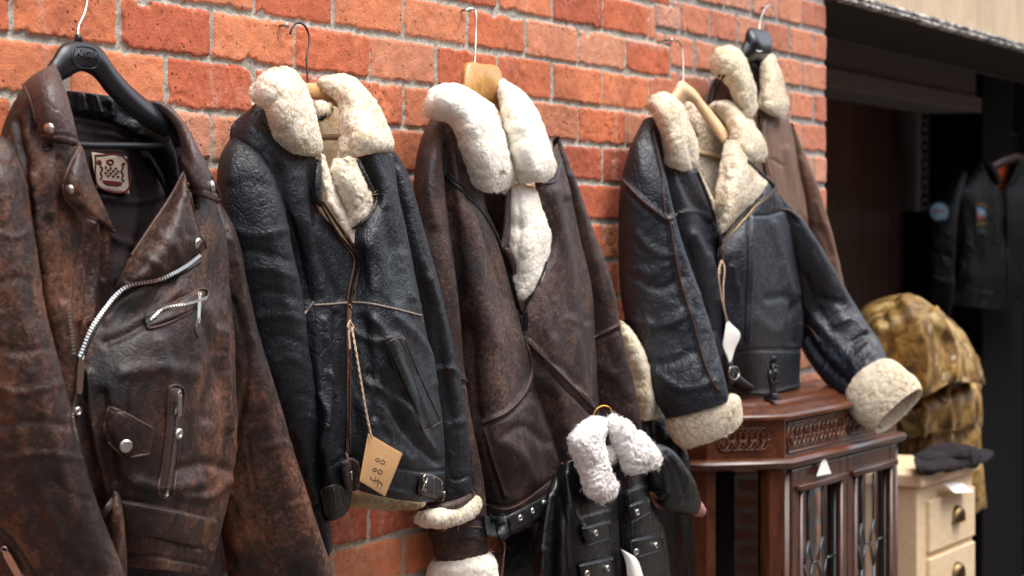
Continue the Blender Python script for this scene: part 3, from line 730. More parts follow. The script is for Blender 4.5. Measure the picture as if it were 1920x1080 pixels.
# ------------------------------------------------------------------ small fittings
def hook(name, pts, m, label, r=.0016, parent=None):
    mb = MB(); q = np.array([p for p in R(pts)[0]]); q = spline(q, 40); mb.tube(W(q[:, 0], q[:, 1], q[:, 2] / 1000), r, 8)
    return mb.build(name, m, parent, label=label)
def nail(px, py, label, ln=16, r=.0022):
    p = W(px, py, .03); mb = MB(); mb.lathe((p[0], .01, p[2]), (0, -1, 0), [(0, 0), (r, 0), (r, ln / 1000 + .01), (r * 2.2, ln / 1000 + .01), (r * 2.2, ln / 1000 + .013), (0, ln / 1000 + .013)], 10)
    return tag(mb.build('nail', M['steel'], None), label, 'nail', 'nails in the brick joints')
def pull(px, py, px2, py2, surf, m, parent, w_=.004, name='zip_pull', off=.006):
    p, n = surf.hits([(px, py), (px2, py2)]); a, b = p + n * off; t_ = (b - a) / np.linalg.norm(b - a); s = np.cross(t_, n[0]); s /= np.linalg.norm(s); nn = np.cross(s, t_)
    mb = MB(); an = np.linspace(0, 2 * math.pi, 17)
    def ring(c, rx, ry, r): mb.tube(c + t_ * np.cos(an)[:, None] * ry + s * np.sin(an)[:, None] * rx, r, 6)
    L = np.linalg.norm(b - a)
    v = []
    for u, ww in ((0, .7), (.15, 1), (.85, 1), (1, .75)):
        for sx in (-1, 1):
            for sz in (-1, 1): v.append(a + t_ * L * u + s * w_ * ww * sx + nn * .0009 * sz)
    f = []
    for i in range(3):
        o = 4 * i; f += [(o, o+4, o+6, o+2), (o+1, o+3, o+7, o+5), (o, o+1, o+5, o+4), (o+2, o+6, o+7, o+3)]
    f += [(0, 2, 3, 1), (12, 13, 15, 14)]
    mb.raw(v, f); ring(a - t_ * .003, w_ * .8, .004, .0009)
    return mb.build(name, m, parent, False)
def piping(name, lines, surf, m, parent, r=.0017, off=.0003, label=None, wob=.12):
    for l in lines:
        mb = MB(); cord(mb, l, surf, r, off, wob); o = mb.build(name, m, parent, label=label)
    return o

# ================================================================== 1  distressed brown biker jacket, nearest
h1 = thing('coat_hanger', 'black plastic clothes hanger with an oval JAEGER badge, inside the brown biker jacket', 'hanger', W(150, 100, .05), 'coat hangers')
S = Surf()
pillow('hanger_frame', R("""46 178 40, 48 184 40, 50 190 40; 78 142 48, 84 150 50, 90 160 48; 98 110 50, 112 128 54, 122 148 50; 116 84 50, 128 110 56, 138 139 52; 148 76 50, 151 104 56, 153 134 52;
 182 88 52, 180 112 58, 174 143 54; 205 120 54, 204 140 62, 198 172 58; 236 156 60, 232 174 70, 226 200 64; 280 192 70, 274 212 82, 266 234 74; 320 216 84, 312 238 92, 305 256 86; 352 240 100, 345 262 105, 335 276 100"""), M['plastic'], h1, th=9, res=3, surf=S, pw=2.2, backth=1)
mb = MB(); q = spline(R("128 268 60, 150 272 62, 230 274 72, 310 274 88, 345 268 100")[0], 40); mb.tube(W(q[:, 0], q[:, 1], q[:, 2] / 1000), .0052, 12); mb.build('trouser_bar', M['plastic'], h1)
hook('wire_hook', '160 -40 30, 163 0 34, 158 25 38, 147 50 44, 146 70 50, 147 82 52', M['nickel'], None, .0019, h1)
mb = MB(); p = W(147, 74, .051); mb.lathe(p, (0, 0, 1), [(0, -.006), (.006, -.006), (.005, .004), (.003, .007), (0, .007)], 14); mb.build('hook_collar', M['plastic'], h1)
an = np.linspace(0, 2 * math.pi, 60); bx, by = 159.5, 108
oval = np.stack([bx + 25 * np.sign(np.cos(an)) * np.abs(np.cos(an)) ** .7, by + 20 * np.sign(np.sin(an)) * np.abs(np.sin(an)) ** .75 + (np.cos(an)) * 4], 1)
mb = MB(); cord(mb, oval, S, .0011, .0004); mb.build('badge_rim', M['plastic'], h1)
surftext('badge_lettering', 'JAEGER', [(136, 106), (182, 113), (182, 99), (137, 91)], S, flat('embossed_plastic', '#3c3e42', .3), h1, .0012, .02, .0016)

j1 = thing('leather_jacket', 'distressed brown leather biker jacket with open lapels and silver zips, nearest at the left', 'jacket', W(200, 1080, .08), 'jackets hanging on the brick wall')
S1 = Surf()
patch('lining', R("""118 172 22, 200 184 24, 270 192 40, 335 230 66; 100 270 28, 200 270 32, 290 270 44, 350 290 80; 110 400 36, 200 400 42, 280 400 58, 350 400 95; 110 560 50, 160 560 52, 230 560 62, 300 560 85; 110 700 60, 150 700 62, 190 700 70, 240 700 80"""),
      M['lining'], j1, surf=(SL := Surf()), amp=.006, aniso=(.5, .5, 2.6), seed=4, folds=F("130 205, 200 220, 270 240 | 5 4;130 222, 210 238, 280 262 | 4 4; 130 242, 200 252, 240 262 | 4 3; 190 370, 260 380, 330 360 | 6 5; 200 440, 260 470 | 8 6; 230 300, 250 400, 220 520 | 12 8"))
patch('collar_stand', R("126 170 30, 180 176 34, 240 186 38, 290 200 62; 130 200 30, 185 206 34, 245 216 40, 312 235 86; 140 216 26, 190 222 32, 262 250 52, 330 290 112; 160 225 24, 230 240 34, 300 300 70, 338 350 128; 280 300 40, 300 340 60, 318 380 90, 326 420 110"), M['toy'], j1, amp=.003, seed=9, aniso=(1, 1, 1),
      folds=F("150 180, 155 205 | 5 5; 175 182, 185 210 | 5 5; 205 190, 210 215 | 6 4"))
# woven label with a crest: shield of chequers between two rampant beasts is kept to plain marks
flap('neck_label', [[(172, 285), (205, 290), (238, 293)], [(176, 320), (208, 324), (240, 328)], [(181, 352), (210, 358), (243, 364)]], SL, M['label'], j1, off=5, th=1.6, label='cream woven label with a maroon crest', surf2=S)
mb = MB()
for l in ("178 291, 233 296, 238 357, 185 350, 178 291", "183 301, 190 304, 187 312, 193 318, 186 324, 192 331, 187 336", "233 306, 227 308, 231 316, 225 321, 232 328, 227 334, 232 340", "186 308, 180 304", "229 311, 234 307", "199 303, 206 299, 213 304, 209 309, 203 308, 199 303", "192 339, 228 343", "194 342, 227 346", "198 345, 222 348"): cord(mb, l, S, .0012, .0008)
for i in range(6):
    for j in range(4):
        if (i + j) % 2 == 0: cord(mb, [(196 + i * 4.6, 314 + j * 5 + i * .5), (197.5 + i * 4.6, 314.2 + j * 5 + i * .5), (199 + i * 4.6, 314.4 + j * 5 + i * .5)], S, .0016, .0006)
mb.build('crest_thread', M['labelred'], j1)
patch('back_panel', R("160 880 36, 300 880 40, 420 880 50; 170 1000 36, 300 1000 40, 416 1000 50; 180 1130 36, 300 1130 40, 414 1130 50"), M['lining'], j1, amp=.004)
patch('left_front', R("""46 160 50, 75 165 66, 112 185 70; 12 222 50, 55 214 82, 100 228 96, 142 262 98; 0 290 50, 50 300 95, 90 300 118, 132 300 106; 25 400 60, 70 400 108, 110 400 124, 150 400 108; 45 500 70, 85 500 112, 112 500 124, 140 500 114;
 55 570 70, 95 570 115, 132 570 122; 70 660 80, 110 660 112, 141 662 120; 95 800 84, 125 800 112, 150 800 116; 125 960 84, 160 960 108, 192 960 110; 150 1090 80, 190 1090 100, 240 1090 100"""),
      M['brown'], j1, surf=S1, amp=.005, seed=1, folds=F("62 330, 80 450, 100 600 | 9 8; 35 230, 45 300, 62 400 | 8 -9; 105 300, 112 420, 118 560 | 7 -7; 90 240, 95 320, 92 400 | 9 6; 60 210, 50 260 | 12 5"))
patch('facing', R("124 376 112, 160 385 100, 212 430 98; 128 480 112, 165 480 96, 207 480 92; 132 570 114, 165 570 96, 204 552 90; 137 640 114, 150 640 104, 166 625 100; 140 668 114, 146 668 110, 153 665 108"), M['brown'], j1, amp=.004, seed=3, surf=S1,
      folds=F("145 400, 150 500, 145 600 | 7 8; 178 420, 175 520, 165 600 | 7 9; 160 400, 163 500, 157 600 | 6 -8; 195 430, 195 520 | 5 -6"), label='dark brown facing inside the left front')
patch('right_front', R("""325 290 100, 360 295 125, 392 300 112; 330 370 115, 370 370 142, 409 374 124; 320 430 118, 375 430 152, 427 440 128; 280 520 120, 360 520 160, 433 540 130; 175 600 112, 300 600 165, 400 600 165, 438 610 128; 149 680 112, 260 680 166, 380 680 170, 440 700 130;
 146 800 112, 250 800 165, 380 800 166, 442 820 130; 165 900 110, 280 900 160, 380 900 156, 428 920 120; 190 962 105, 280 958 150, 370 970 146, 414 985 114; 236 1062 100, 310 1070 140, 388 1078 108"""),
      M['brown'], j1, surf=S1, amp=.0055, seed=2, folds=F("""200 600, 240 560, 300 540 | 10 6; 200 640, 250 620, 340 560 | 9 -6; 230 700, 290 690, 360 700 | 14 4; 380 600, 400 690, 385 780 | 14 -7; 415 620, 420 720, 425 800 | 9 8; 190 740, 200 800, 215 900 | 12 -8; 165 700, 175 800, 200 920 | 8 8;
      250 900, 300 915, 370 905 | 12 8; 330 880, 390 870, 420 880 | 10 -6; 300 640, 320 760 | 12 6; 340 930, 390 930, 425 900 | 8 6; 226 992, 300 1005, 376 1028 | 3.5 -5; 226 1035, 300 1045, 384 1060 | 3 -4; 395 980, 390 1030 | 7 6; 350 380, 356 420 | 4 -4"""))
sleeve('left_sleeve', """-60 255 26 278 62 22; -95 330 44 325 72 56; -110 450 62 450 78 62; -120 580 82 580 80 62; -120 700 112 700 80 62; -110 820 143 820 80 62; -90 920 168 920 80 60; -60 1000 194 990 80 56; -40 1100 230 1080 80 54; -30 1190 248 1175 80 52""",
       M['brown'], j1, surf=S1, amp=.0075, cs=.9, seed=5, folds=F("""0 330, 20 500, 40 620 | 12 3.9; 30 350, 48 480, 66 600 | 8 -3.3; -20 640, 30 660, 100 650 | 8 -2.8; -20 720, 40 735, 115 720 | 7 2.8; 0 800, 60 790, 135 800 | 8 -3.3; 10 860, 70 850, 150 860 | 6 2.8; 60 700, 90 800, 150 980 | 12 3.3; 20 740, 60 880, 110 1010 | 10 3.9; 40 900, 90 990, 150 1070 | 9 -3.9;
       -10 900, 40 960, 60 1050 | 12 3.3; 0 440, 30 445, 60 430 | 6 2.2; 0 530, 40 520, 76 540 | 7 -2.2; 100 900, 140 930, 170 940 | 5 -2.8; 20 1000, 80 1040, 90 1080 | 6 -2.8"""), label='big faded brown left sleeve with cracked creases')
sleeve('right_sleeve', """393 388 412 380 76 14; 385 430 438 430 80 34; 392 540 464 536 84 40; 402 665 494 660 86 44; 405 780 532 772 86 46; 408 860 553 850 86 46; 412 950 580 938 86 44; 418 1020 602 1008 86 42; 430 1100 628 1086 86 42; 436 1160 645 1146 84 40""",
       M['brown'], j1, surf=S1, amp=.006, seed=6, folds=F("""436 560, 463 640, 462 720, 440 820 | 7 -6.1; 462 820, 475 900, 520 1070 | 3 -2.8; 430 430, 445 500, 470 640 | 9 4.4; 480 640, 510 800, 560 960 | 14 3.3; 450 860, 470 960, 500 1060 | 12 -3.3; 520 740, 500 860, 530 960 | 9 -2.2; 495 840, 540 830, 560 840 | 6 2.2; 540 950, 590 940, 600 950 | 5 2.2; 425 900, 430 960, 450 1060 | 9 3.9"""))
pillow('left_lapel', R("147 270 128, 149 272 130, 152 278 128; 134 303 130, 145 300 138, 158 302 130; 118 345 128, 140 345 146, 173 346 130; 121 372 128, 150 378 142, 193 388 128; 150 396 126, 182 412 134, 214 433 118"), M['brown'], j1, th=3, res=2.5, amp=.003, seed=11, surf=S1, pw=8)
pillow('right_lapel', R("""344 322 148, 348 330 154, 353 345 150; 322 366 146, 345 375 170, 363 402 158; 286 420 142, 335 430 178, 377 440 160; 246 480 136, 310 475 174, 385 462 158; 226 520 132, 282 506 166, 368 488 152; 214 546 128, 242 532 150, 302 526 146"""),
       M['brown'], j1, th=3, res=2.5, amp=.0035, seed=12, surf=S1, pw=9, folds=F("355 350, 368 400, 376 450 | 3 -3; 240 530, 300 514, 365 480 | 3 -3; 300 440, 330 470, 340 500 | 10 3; 262 480, 300 500 | 7 3; 345 380, 350 440 | 6 -3"), label='broad right lapel rubbed pale at its edges')
pillow('left_collar', R("44 158 66, 74 136 82, 101 117 78; 58 188 90, 90 168 116, 121 166 100; 68 225 104, 102 215 132, 134 215 118; 77 259 110, 112 264 136, 149 272 122"), M['brown_collar'], j1, th=3.5, res=2.5, amp=.0035, seed=13, surf=S1, pw=8, folds=F("76 250, 110 253, 146 262 | 2.5 -2; 64 188, 72 225, 80 255 | 2.5 -2; 95 150, 110 200, 120 250 | 8 3"))
pillow('right_collar', R("""256 192 58, 262 190 60, 268 189 58; 290 201 78, 300 194 86, 310 197 80; 324 233 108, 337 224 118, 346 237 104; 341 280 134, 360 272 154, 374 288 132; 345 330 144, 374 315 168, 396 328 146; 349 357 146, 380 364 170, 411 374 146"""),
       M['brown_collar'], j1, th=4, res=2.5, amp=.0035, seed=14, surf=S1, pw=8, folds=F("350 352, 380 356, 406 362 | 2.5 -2; 347 300, 360 320, 372 350 | 6 4; 385 310, 396 340, 402 365 | 2.5 -2"))
for x, y, r in ((93, 241, .0078), (131, 354, .006), (397, 349, .0085), (369, 456, .0078), (235, 837, .009)): pass
disc('snap', 93, 241, S1, .0072, M['snap'], j1); disc('snap', 131, 355, S1, .006, M['snap'], j1); disc('snap', 397, 349, S1, .008, M['snap'], j1); disc('snap', 369, 456, S1, .0078, M['snap'], j1)
disc('snap_socket', 88, 277, S1, .006, M['gun'], j1, prof=[(.25, -.001), (.3, .001), (.6, .002), (.8, .0005), (1, .001), (1, -.001)]); disc('snap_socket', 370, 386, S1, .005, M['gun'], j1, prof=[(.25, -.001), (.3, .001), (.6, .002), (.8, .0005), (1, .001), (1, -.001)])
piping('edge_roll', ["118 345, 122 372, 150 396, 182 413, 214 434", "150 275, 134 303, 118 345", "352 345, 364 402, 377 440, 385 462, 368 488, 300 527", "246 480, 286 420, 322 366, 344 324", "44 159, 58 190, 68 226, 77 260, 112 265, 149 273", "349 358, 380 366, 411 375, 396 329"], S1, M['pipebrown'], j1, .0022, .0002)
zipper('front_zip_teeth', "374 480 172, 352 497 178, 330 510 180, 297 525 172, 262 531 160, 240 536 152, 220 550 146, 200 574 142, 172 615 138, 150 667 134", None, M['steel'], j1, .0021, 0, .0042)
zipper('front_zip_teeth', "128 566 134, 133 610 134, 139 662 134", None, M['steel'], j1, .0020, 0, .0042)
piping('zip_tape', ["374 490, 338 514, 296 532, 244 541, 210 570, 178 616, 156 667"], S1, M['pipedark'], j1, .0028, .0008)
zipper('front_zip_teeth', "144 700, 138 740, 133 780, 141 825", S1, M['nickel'], j1, .0016, .003, .003)
mb = MB(); p, n_ = S1.hits([(147, 668)]); 
pull(146, 672, 142, 738, S1, M['nickel'], j1, .0052); disc('pull_ring', 144, 771, S1, .006, M['snap'], j1, prof=[(.35, -.001), (.4, .002), (.7, .0035), (1, .002), (1, -.001)])
# chest pocket
S1b = S1
flap('chest_pocket_welt', [[(272, 590), (300, 576), (340, 562), (368, 545), (384, 545)], [(273, 603), (302, 590), (342, 576), (370, 560), (384, 556)], [(276, 614), (304, 604), (344, 590), (372, 574), (381, 566)]], S1, M['brown'], j1, off=3, th=3, seed=21)
zipper('pocket_zip', "274 605, 302 592, 342 578, 372 563", S1, M['nickel'], j1, .0016, .0115, .0040)
piping('pocket_edge', ["272 590, 300 575, 340 561, 368 544, 384 543, 388 552, 378 570, 340 594, 305 610, 277 618"], S1, M['pipebrown'], j1, .0018, .002)
pull(364, 560, 360, 608, S1, M['nickel'], j1, .003, off=.009); mb = MB(); cord(mb, "361 600, 357 620, 362 634", S1, .0025, .008); mb.build('pull_thong', M['brown_collar'], j1)
# coin pocket flap
flap('coin_pocket_flap', [[(205, 764), (228, 772), (285, 802)], [(197, 790), (235, 800), (282, 822)], [(195, 818), (235, 835), (279, 838)], [(222, 850), (240, 858), (276, 852)]], S1, M['brown'], j1, off=4, th=4, seed=22, surf2=S1)
piping('flap_edge', ["!205 764, 197 790, 194 820, 234 859, 278 851, 285 804, 228 772, 205 764"], S1, M['pipebrown'], j1, .0019, .0004)
disc('snap', 235, 836, S1, .009, M['snap'], j1)
# vertical pocket zip
flap('zip_pocket_welt', [[(316, 726), (327, 728), (340, 728)], [(314, 800), (325, 800), (337, 800)], [(306, 870), (316, 870), (328, 870)], [(298, 928), (308, 930), (320, 932)]], S1, M['brown_collar'], j1, off=1.5, th=2.5, seed=23)
piping('pocket_edge', ["315 726, 312 800, 304 870, 297 928, 310 934, 320 930, 330 870, 338 800, 342 728, 328 722, 315 726"], S1, M['pipebrown'], j1, .0017, .001)
zipper('pocket_zip', "327 752, 324 800, 317 860, 307 926", S1, M['nickel'], j1, .0022, .005, .0032)
pull(327, 742, 327, 778, S1, M['nickel'], j1, .0048, off=.008); disc('pull_ring', 328, 812, S1, .007, M['snap'], j1, .006, prof=[(.35, -.001), (.4, .002), (.7, .0035), (1, .002), (1, -.001)])
# belt and hem
flap('waist_belt', [[(226, 938), (300, 952), (388, 972)], [(228, 965), (300, 978), (384, 998)], [(228, 992), (300, 1006), (372, 1026)]], S1, M['brown'], j1, off=3, th=4, amp=.003, seed=24, surf2=S1)
piping('belt_edge', ["226 938, 300 951, 388 972", "228 995, 300 1008, 372 1028"], S1, M['pipebrown'], j1, .0016, .0006)
pillow('belt_loop', R("206 925 128, 216 920 140, 226 930 132; 208 960 130, 219 958 146, 228 960 134; 206 1010 126, 220 1010 142, 232 1010 132; 212 1090 122, 224 1090 138, 236 1090 128"), M['brown'], j1, th=4, amp=.003, seed=25)
pillow('belt_loop', R("184 970 128, 200 945 142, 212 928 136; 190 978 128, 206 958 142, 218 940 136"), M['brown_collar'], j1, th=3, amp=.001, seed=26)
zipper('cuff_zip', "14 1034, 30 1056, 52 1092", S1, M['steel'], j1, .003, .004, .0034); pull(12, 1028, 38, 1075, S1, M['nickel'], j1, .005)
piping('cuff_edge', ["-6 990, 25 1015, 70 1085", "-20 1010, 8 1040, 30 1090"], S1, M['pipedark'], j1, .002, .0004)

# ================================================================== 2  black jacket with cream fleece collar
h2 = thing('coat_hanger', 'light brown wooden hanger with a bent wire hook, inside the black jacket with cream collar', 'hanger', W(577, 155, .05), 'coat hangers')
pillow('hanger_frame', R("470 196 40, 472 206 40, 474 216 40; 520 166 44, 522 180 46, 524 196 44; 572 156 48, 574 170 52, 576 186 48; 606 160 50, 607 176 56, 608 190 50; 640 178 56, 640 192 62, 640 204 58; 700 226 72, 699 238 76, 698 250 72"), M['wood_hanger'], h2, th=7, res=3, pw=5, backth=1)
mb = MB(); q = spline(R("560 254 50, 600 257 55, 645 257 62")[0], 20); mb.tube(W(q[:, 0], q[:, 1], q[:, 2] / 1000), .005, 12); mb.build('trouser_bar', M['wood_hanger'], h2)
hook('wire_hook', '544 64 26, 548 52 26, 558 43 26, 570 47 28, 579 65 30, 580 82 34, 575 105 38, 576 130 44, 577 162 50', M['gun'], None, .0016, h2); nail(551, 47, 'small nail in the mortar holding the wire hook above the black jacket')
j2 = thing('shearling_jacket', 'black leather jacket with a cream fleece collar and a brown card price tag', 'jacket', W(650, 950, .08), 'jackets hanging on the brick wall')
S2 = Surf()
patch('back_lining', R("585 176 24, 620 180 26, 655 190 34; 585 250 26, 620 250 28, 660 255 42; 590 330 34, 620 330 40, 668 335 60; 605 410 50, 640 410 60, 680 410 80; 630 480 70, 655 480 80, 690 480 90"), M['fleece2b'], j2, amp=.004, seed=3)
pillow('lining_curl', R("586 192 60, 600 190 66, 618 196 62; 584 206 62, 602 206 72, 621 206 64; 588 222 58, 600 220 64, 612 214 60"), M['fleece2'], j2, th=8, wool=.003, seed=2)
mb = MB(); q = spline(R("592 222 74, 603 221 78, 611 214 80, 612 206 78")[0], 24); q = W(q[:, 0], q[:, 1], q[:, 2] / 1000)
for i in range(0, 24, 2): mb.lathe(q[i], (.2 * (i % 4), -1, .3), [(.0016, -.0006), (.0034, -.0006), (.0034, .0006), (.0016, .0006), (.0016, -.0006)], 9)
mb.build('hanging_chain', M['gun'], j2)
patch('left_front', R("""470 205 60, 485 190 72, 520 200 84, 560 250 88; 432 250 50, 476 272 92, 530 290 112, 592 292 108; 440 300 56, 500 318 98, 548 325 116, 592 332 112; 500 400 70, 535 400 108, 565 398 120, 594 384 116; 530 480 76, 570 480 108, 615 480 124, 668 486 128; 545 580 80, 600 580 118, 630 578 128, 655 576 132;
  560 680 80, 600 680 118, 626 680 126, 653 680 130; 575 780 80, 606 780 120, 630 780 128, 652 780 128; 588 870 78, 612 870 118, 634 868 124, 650 862 118; 598 925 72, 614 925 108, 640 920 118, 660 905 108; 604 976 66, 618 976 98, 640 968 104, 658 950 96"""),
      M['black'], j2, surf=S2, amp=.005, seed=31, folds=F("520 300, 545 420, 580 560 | 10 -9; 500 300, 520 400, 545 500 | 8 7; 565 330, 575 430, 600 540 | 12 6; 590 400, 600 480, 640 560 | 9 -5; 608 600, 620 700, 612 800 | 6 7; 632 590, 628 700, 640 840 | 6 -6; 600 740, 612 780, 604 840 | 5 5; 615 700, 630 740 | 5 5; 600 880, 625 870, 650 850 | 3 -3; 470 240, 500 265, 520 300 | 10 5"))
patch('right_front', R("""664 296 122, 700 288 142, 736 290 126; 704 378 140, 728 380 156, 746 385 134; 690 405 142, 722 418 160, 757 430 136; 662 440 132, 708 450 160, 764 465 138; 669 488 128, 715 495 164, 772 505 138; 657 590 130, 712 592 168, 765 592 170, 793 596 136;
  655 680 128, 715 680 172, 775 680 172, 812 690 136; 653 770 128, 722 770 172, 790 770 168, 828 778 134; 653 850 122, 720 860 160, 790 870 156, 832 868 126; 655 880 112, 720 886 154, 790 900 152, 832 896 122; 657 915 108, 720 930 142, 785 940 142, 829 938 112"""),
      M['black'], j2, surf=S2, amp=.0055, seed=32, folds=F("""700 600, 730 650, 750 720 | 9 8; 680 600, 700 700, 760 800 | 12 -8; 660 620, 700 640, 740 632 | 8 5; 700 720, 750 760, 800 840 | 9 9; 720 700, 770 820, 815 865 | 8 -8; 680 760, 700 820, 760 860 | 14 7; 750 480, 765 560 | 9 6; 720 400, 735 500, 745 560 | 10 -6; 690 460, 700 540 | 10 5;
      745 600, 800 660, 812 720 | 9 5; 770 330, 760 400 | 8 5; 655 868, 720 872, 790 884, 828 882 | 3 -4; 660 905, 720 915, 780 928 | 4 4; 690 700, 705 730, 700 780 | 6 -6"""))
sleeve('left_sleeve', """432 256 480 290 62 14; 412 300 505 318 72 44; 408 380 526 380 78 54; 414 470 546 470 80 54; 438 570 568 570 80 54; 475 670 581 670 80 52; 515 770 596 770 80 46; 555 860 604 860 78 38; 580 930 608 926 76 30""",
       M['black'], j2, surf=S2, amp=.006, seed=33, folds=F("""420 420, 470 440, 540 430 | 9 3.9; 418 480, 470 470, 545 490 | 8 -3.9; 425 520, 490 500, 550 520 | 8 3.9; 440 570, 500 545, 560 560 | 9 -3.9; 450 600, 520 590, 570 600 | 8 3.3; 480 650, 530 630, 575 650 | 9 -3.3; 490 690, 540 670, 580 690 | 8 2.8; 520 760, 560 740, 592 750 | 7 -2.8; 530 800, 570 780, 598 790 | 6 2.8; 430 350, 470 340, 510 350 | 12 -2.2; 500 420, 520 500, 545 600 | 10 3.3; 440 290, 430 340 | 10 2.8"""))
sleeve('left_cuff', "577 936 612 932 70 26; 588 965 614 958 72 27; 598 1000 620 994 72 26; 602 1034 623 1026 70 24", M['black'], j2, amp=.003, seed=34, surf=S2, folds=F("590 950, 605 945 | 2 -3; 596 980, 616 975 | 2 3; 600 1000, 620 998 | 2 -3"))
sleeve('right_sleeve', """708 296 735 276 84 14; 720 325 762 325 90 30; 728 385 780 380 94 36; 738 450 797 445 98 38; 756 530 820 525 98 40; 775 600 838 596 98 40; 790 680 858 675 98 42; 800 760 872 755 98 42; 812 840 880 835 96 42; 818 910 884 900 94 40; 814 938 888 920 92 39; 812 952 889 936 92 37""",
       M['black'], j2, surf=S2, amp=.005, seed=35, folds=F("745 320, 780 450, 810 560 | 7 6; 770 400, 790 480 | 6 -4; 800 520, 835 640, 850 740 | 9 6; 820 600, 830 700, 850 800 | 8 -6; 800 700, 840 690, 860 700 | 6 5; 845 800, 870 790 | 7 5; 835 860, 850 900, 880 893 | 3 -4; 740 290, 752 305 | 5 4"))
pillow('right_cuff_band', R("798 950 98, 832 946 130, 868 934 130, 889 917 106; 796 956 98, 832 952 138, 868 940 138, 892 922 108; 794 962 98, 832 958 134, 868 946 134, 893 928 106"), M['dkbrown'], j2, th=6, seed=36, label='brown leather band of the right cuff', surf=S2, pw=3)
def woolcuff(name, st, m, parent, wool=.0022, seed=0, amp=0.002, fz=(110000, .0048, .00026), res=2.4, surf=None, label=None, size=.010):
    o = sleeve(name, st, m, parent, res=res, amp=amp, seed=seed, sq=2.4, label=label, surf=surf, hollow=.92)
    me = o.data; n = len(me.vertices); v = np.zeros(n * 3, np.float32); me.vertices.foreach_get('co', v); v = v.reshape(-1, 3).astype(float)
    nn = np.zeros(n * 3, np.float32); me.vertices.foreach_get('normal', nn); nn = nn.reshape(-1, 3)
    v = v + nn * curls(v, wool, size, seed)[:, None]
    fv = np.zeros(len(me.polygons) * 4, np.int32); me.polygons.foreach_get('vertices', fv); f = fv.reshape(-1, 4)
    a, b = fuzz(v, f, fz[0], fz[1], fz[2], seed=int(seed) + 5)
    bpy.data.objects.remove(o); bpy.data.meshes.remove(me)
    org = np.zeros(3); q = parent
    while q is not None: org = org + np.array(q.location); q = q.parent
    return mk(name, np.concatenate([v, a]) + org, np.concatenate([f, b + n]), m, parent, label=label)
pillow('right_cuff', R("784 960 98, 822 957 130, 862 945 132, 896 928 106; 777 972 98, 815 973 138, 862 962 138, 903 942 106; 790 986 98, 820 988 128, 862 979 130, 900 958 104"), M['fleece2'], j2, th=9, wool=.0022, seed=37, pw=5, size=.0075)
pillow('hem_lining', R("640 925 60, 720 930 66, 800 935 70; 645 938 62, 720 944 68, 795 945 72; 655 950 58, 720 953 64, 785 950 68"), M['fleece2b'], j2, th=10, wool=.003, seed=38, label='tan fleece showing below the hem')
pillow('left_collar', R("""468 172 66, 498 136 90, 530 126 92, 557 138 82; 473 182 76, 506 160 112, 545 152 116, 572 170 90; 494 198 90, 520 190 128, 555 188 130, 585 203 104; 506 226 96, 532 225 132, 565 226 134, 594 243 112; 516 254 98, 545 258 130, 575 264 130, 601 276 112; 532 276 100, 555 284 118, 580 292 118, 598 294 112"""),
       M['fleece2'], j2, th=8, wool=.0017, seed=40, surf=S2, pw=10, size=.0075)
pillow('right_collar', R("""586 160 46, 598 150 56, 612 143 50; 612 172 58, 628 158 76, 654 150 62; 637 196 82, 664 182 114, 692 183 92; 641 240 104, 680 230 144, 720 228 122; 636 276 112, 686 262 158, 735 268 136; 628 302 114, 682 290 152, 735 286 134"""),
       M['fleece2'], j2, th=9, wool=.0017, seed=41, surf=S2, pw=10, size=.0075)
pillow('lapel_fleece', R("598 288 116, 603 290 118, 607 292 114; 601 330 120, 612 332 124, 624 338 116; 612 370 126, 628 373 130, 643 378 122; 634 412 132, 648 418 136, 662 426 126; 654 452 134, 659 456 136, 664 464 130"), M['fleece2'], j2, th=4, wool=.0017, seed=42, pw=6, label='narrow cream fleece edge of the left front', surf=S2)
pillow('lapel_fleece', R("627 298 122, 650 296 142, 672 296 144; 622 328 124, 655 330 154, 683 335 154; 633 362 128, 665 365 156, 698 376 154; 648 400 132, 672 402 154, 691 398 148; 654 428 132, 662 426 142, 673 418 142"), M['fleece2'], j2, th=4, wool=.0025, size=.009, seed=43, pw=6, label='folded back cream fleece of the right front', surf=S2)
piping('lapel_edge', ["670 302, 690 345, 705 376, 692 402, 662 426", "598 300, 591 345, 590 372, 602 384"], S2, M['pipedark'], j2, .004, .001)
pillow('lapel_tab', R("592 305 122, 597 304 126, 601 305 122; 588 340 126, 596 340 130, 603 345 126; 590 374 126, 596 378 130, 603 384 126"), M['black'], j2, th=4, amp=.001)
zipper('front_zip_teeth', "600 376, 622 410, 650 452, 668 482, 668 500, 660 530, 655 575", S2, M['antique'], j2, .0022, .003, .003)
piping('zip_edge', ["596 374, 616 412, 645 458, 663 487, 660 510, 653 545, 650 580, 650 700, 651 850", "606 376, 630 412, 656 450, 671 478, 672 500, 664 540, 659 580", "658 600, 657 720, 656 850"], S2, M['pipebrown'], j2, .0018, .0012)
piping('yoke_piping', ["588 572, 610 571, 650 568", "657 567, 690 569, 730 577, 790 592", "571 588, 580 577, 588 566"], S2, M['pipe'], j2, .0019, .0006)
pull(656, 582, 656, 612, S2, M['antique'], j2, .003)
flap('pocket_welt', [[(723, 643), (740, 636), (756, 631)], [(752, 710), (768, 704), (784, 700)], [(780, 775), (795, 770), (808, 766)], [(794, 808), (810, 800), (825, 792)]], S2, M['black'], j2, off=3, th=3, seed=44, surf2=S2)
piping('pocket_edge', ["!723 643, 756 631, 784 700, 826 791, 794 809, 768 755, 740 690, 723 643"], S2, M['pipebrown'], j2, .0014, .0005)
flap('hem_strap', [[(602, 918), (622, 910), (640, 912)], [(606, 942), (624, 936), (644, 934)], [(612, 966), (628, 958), (646, 950)]], S2, M['trim'], j2, off=4, th=3, seed=45, surf2=S2)
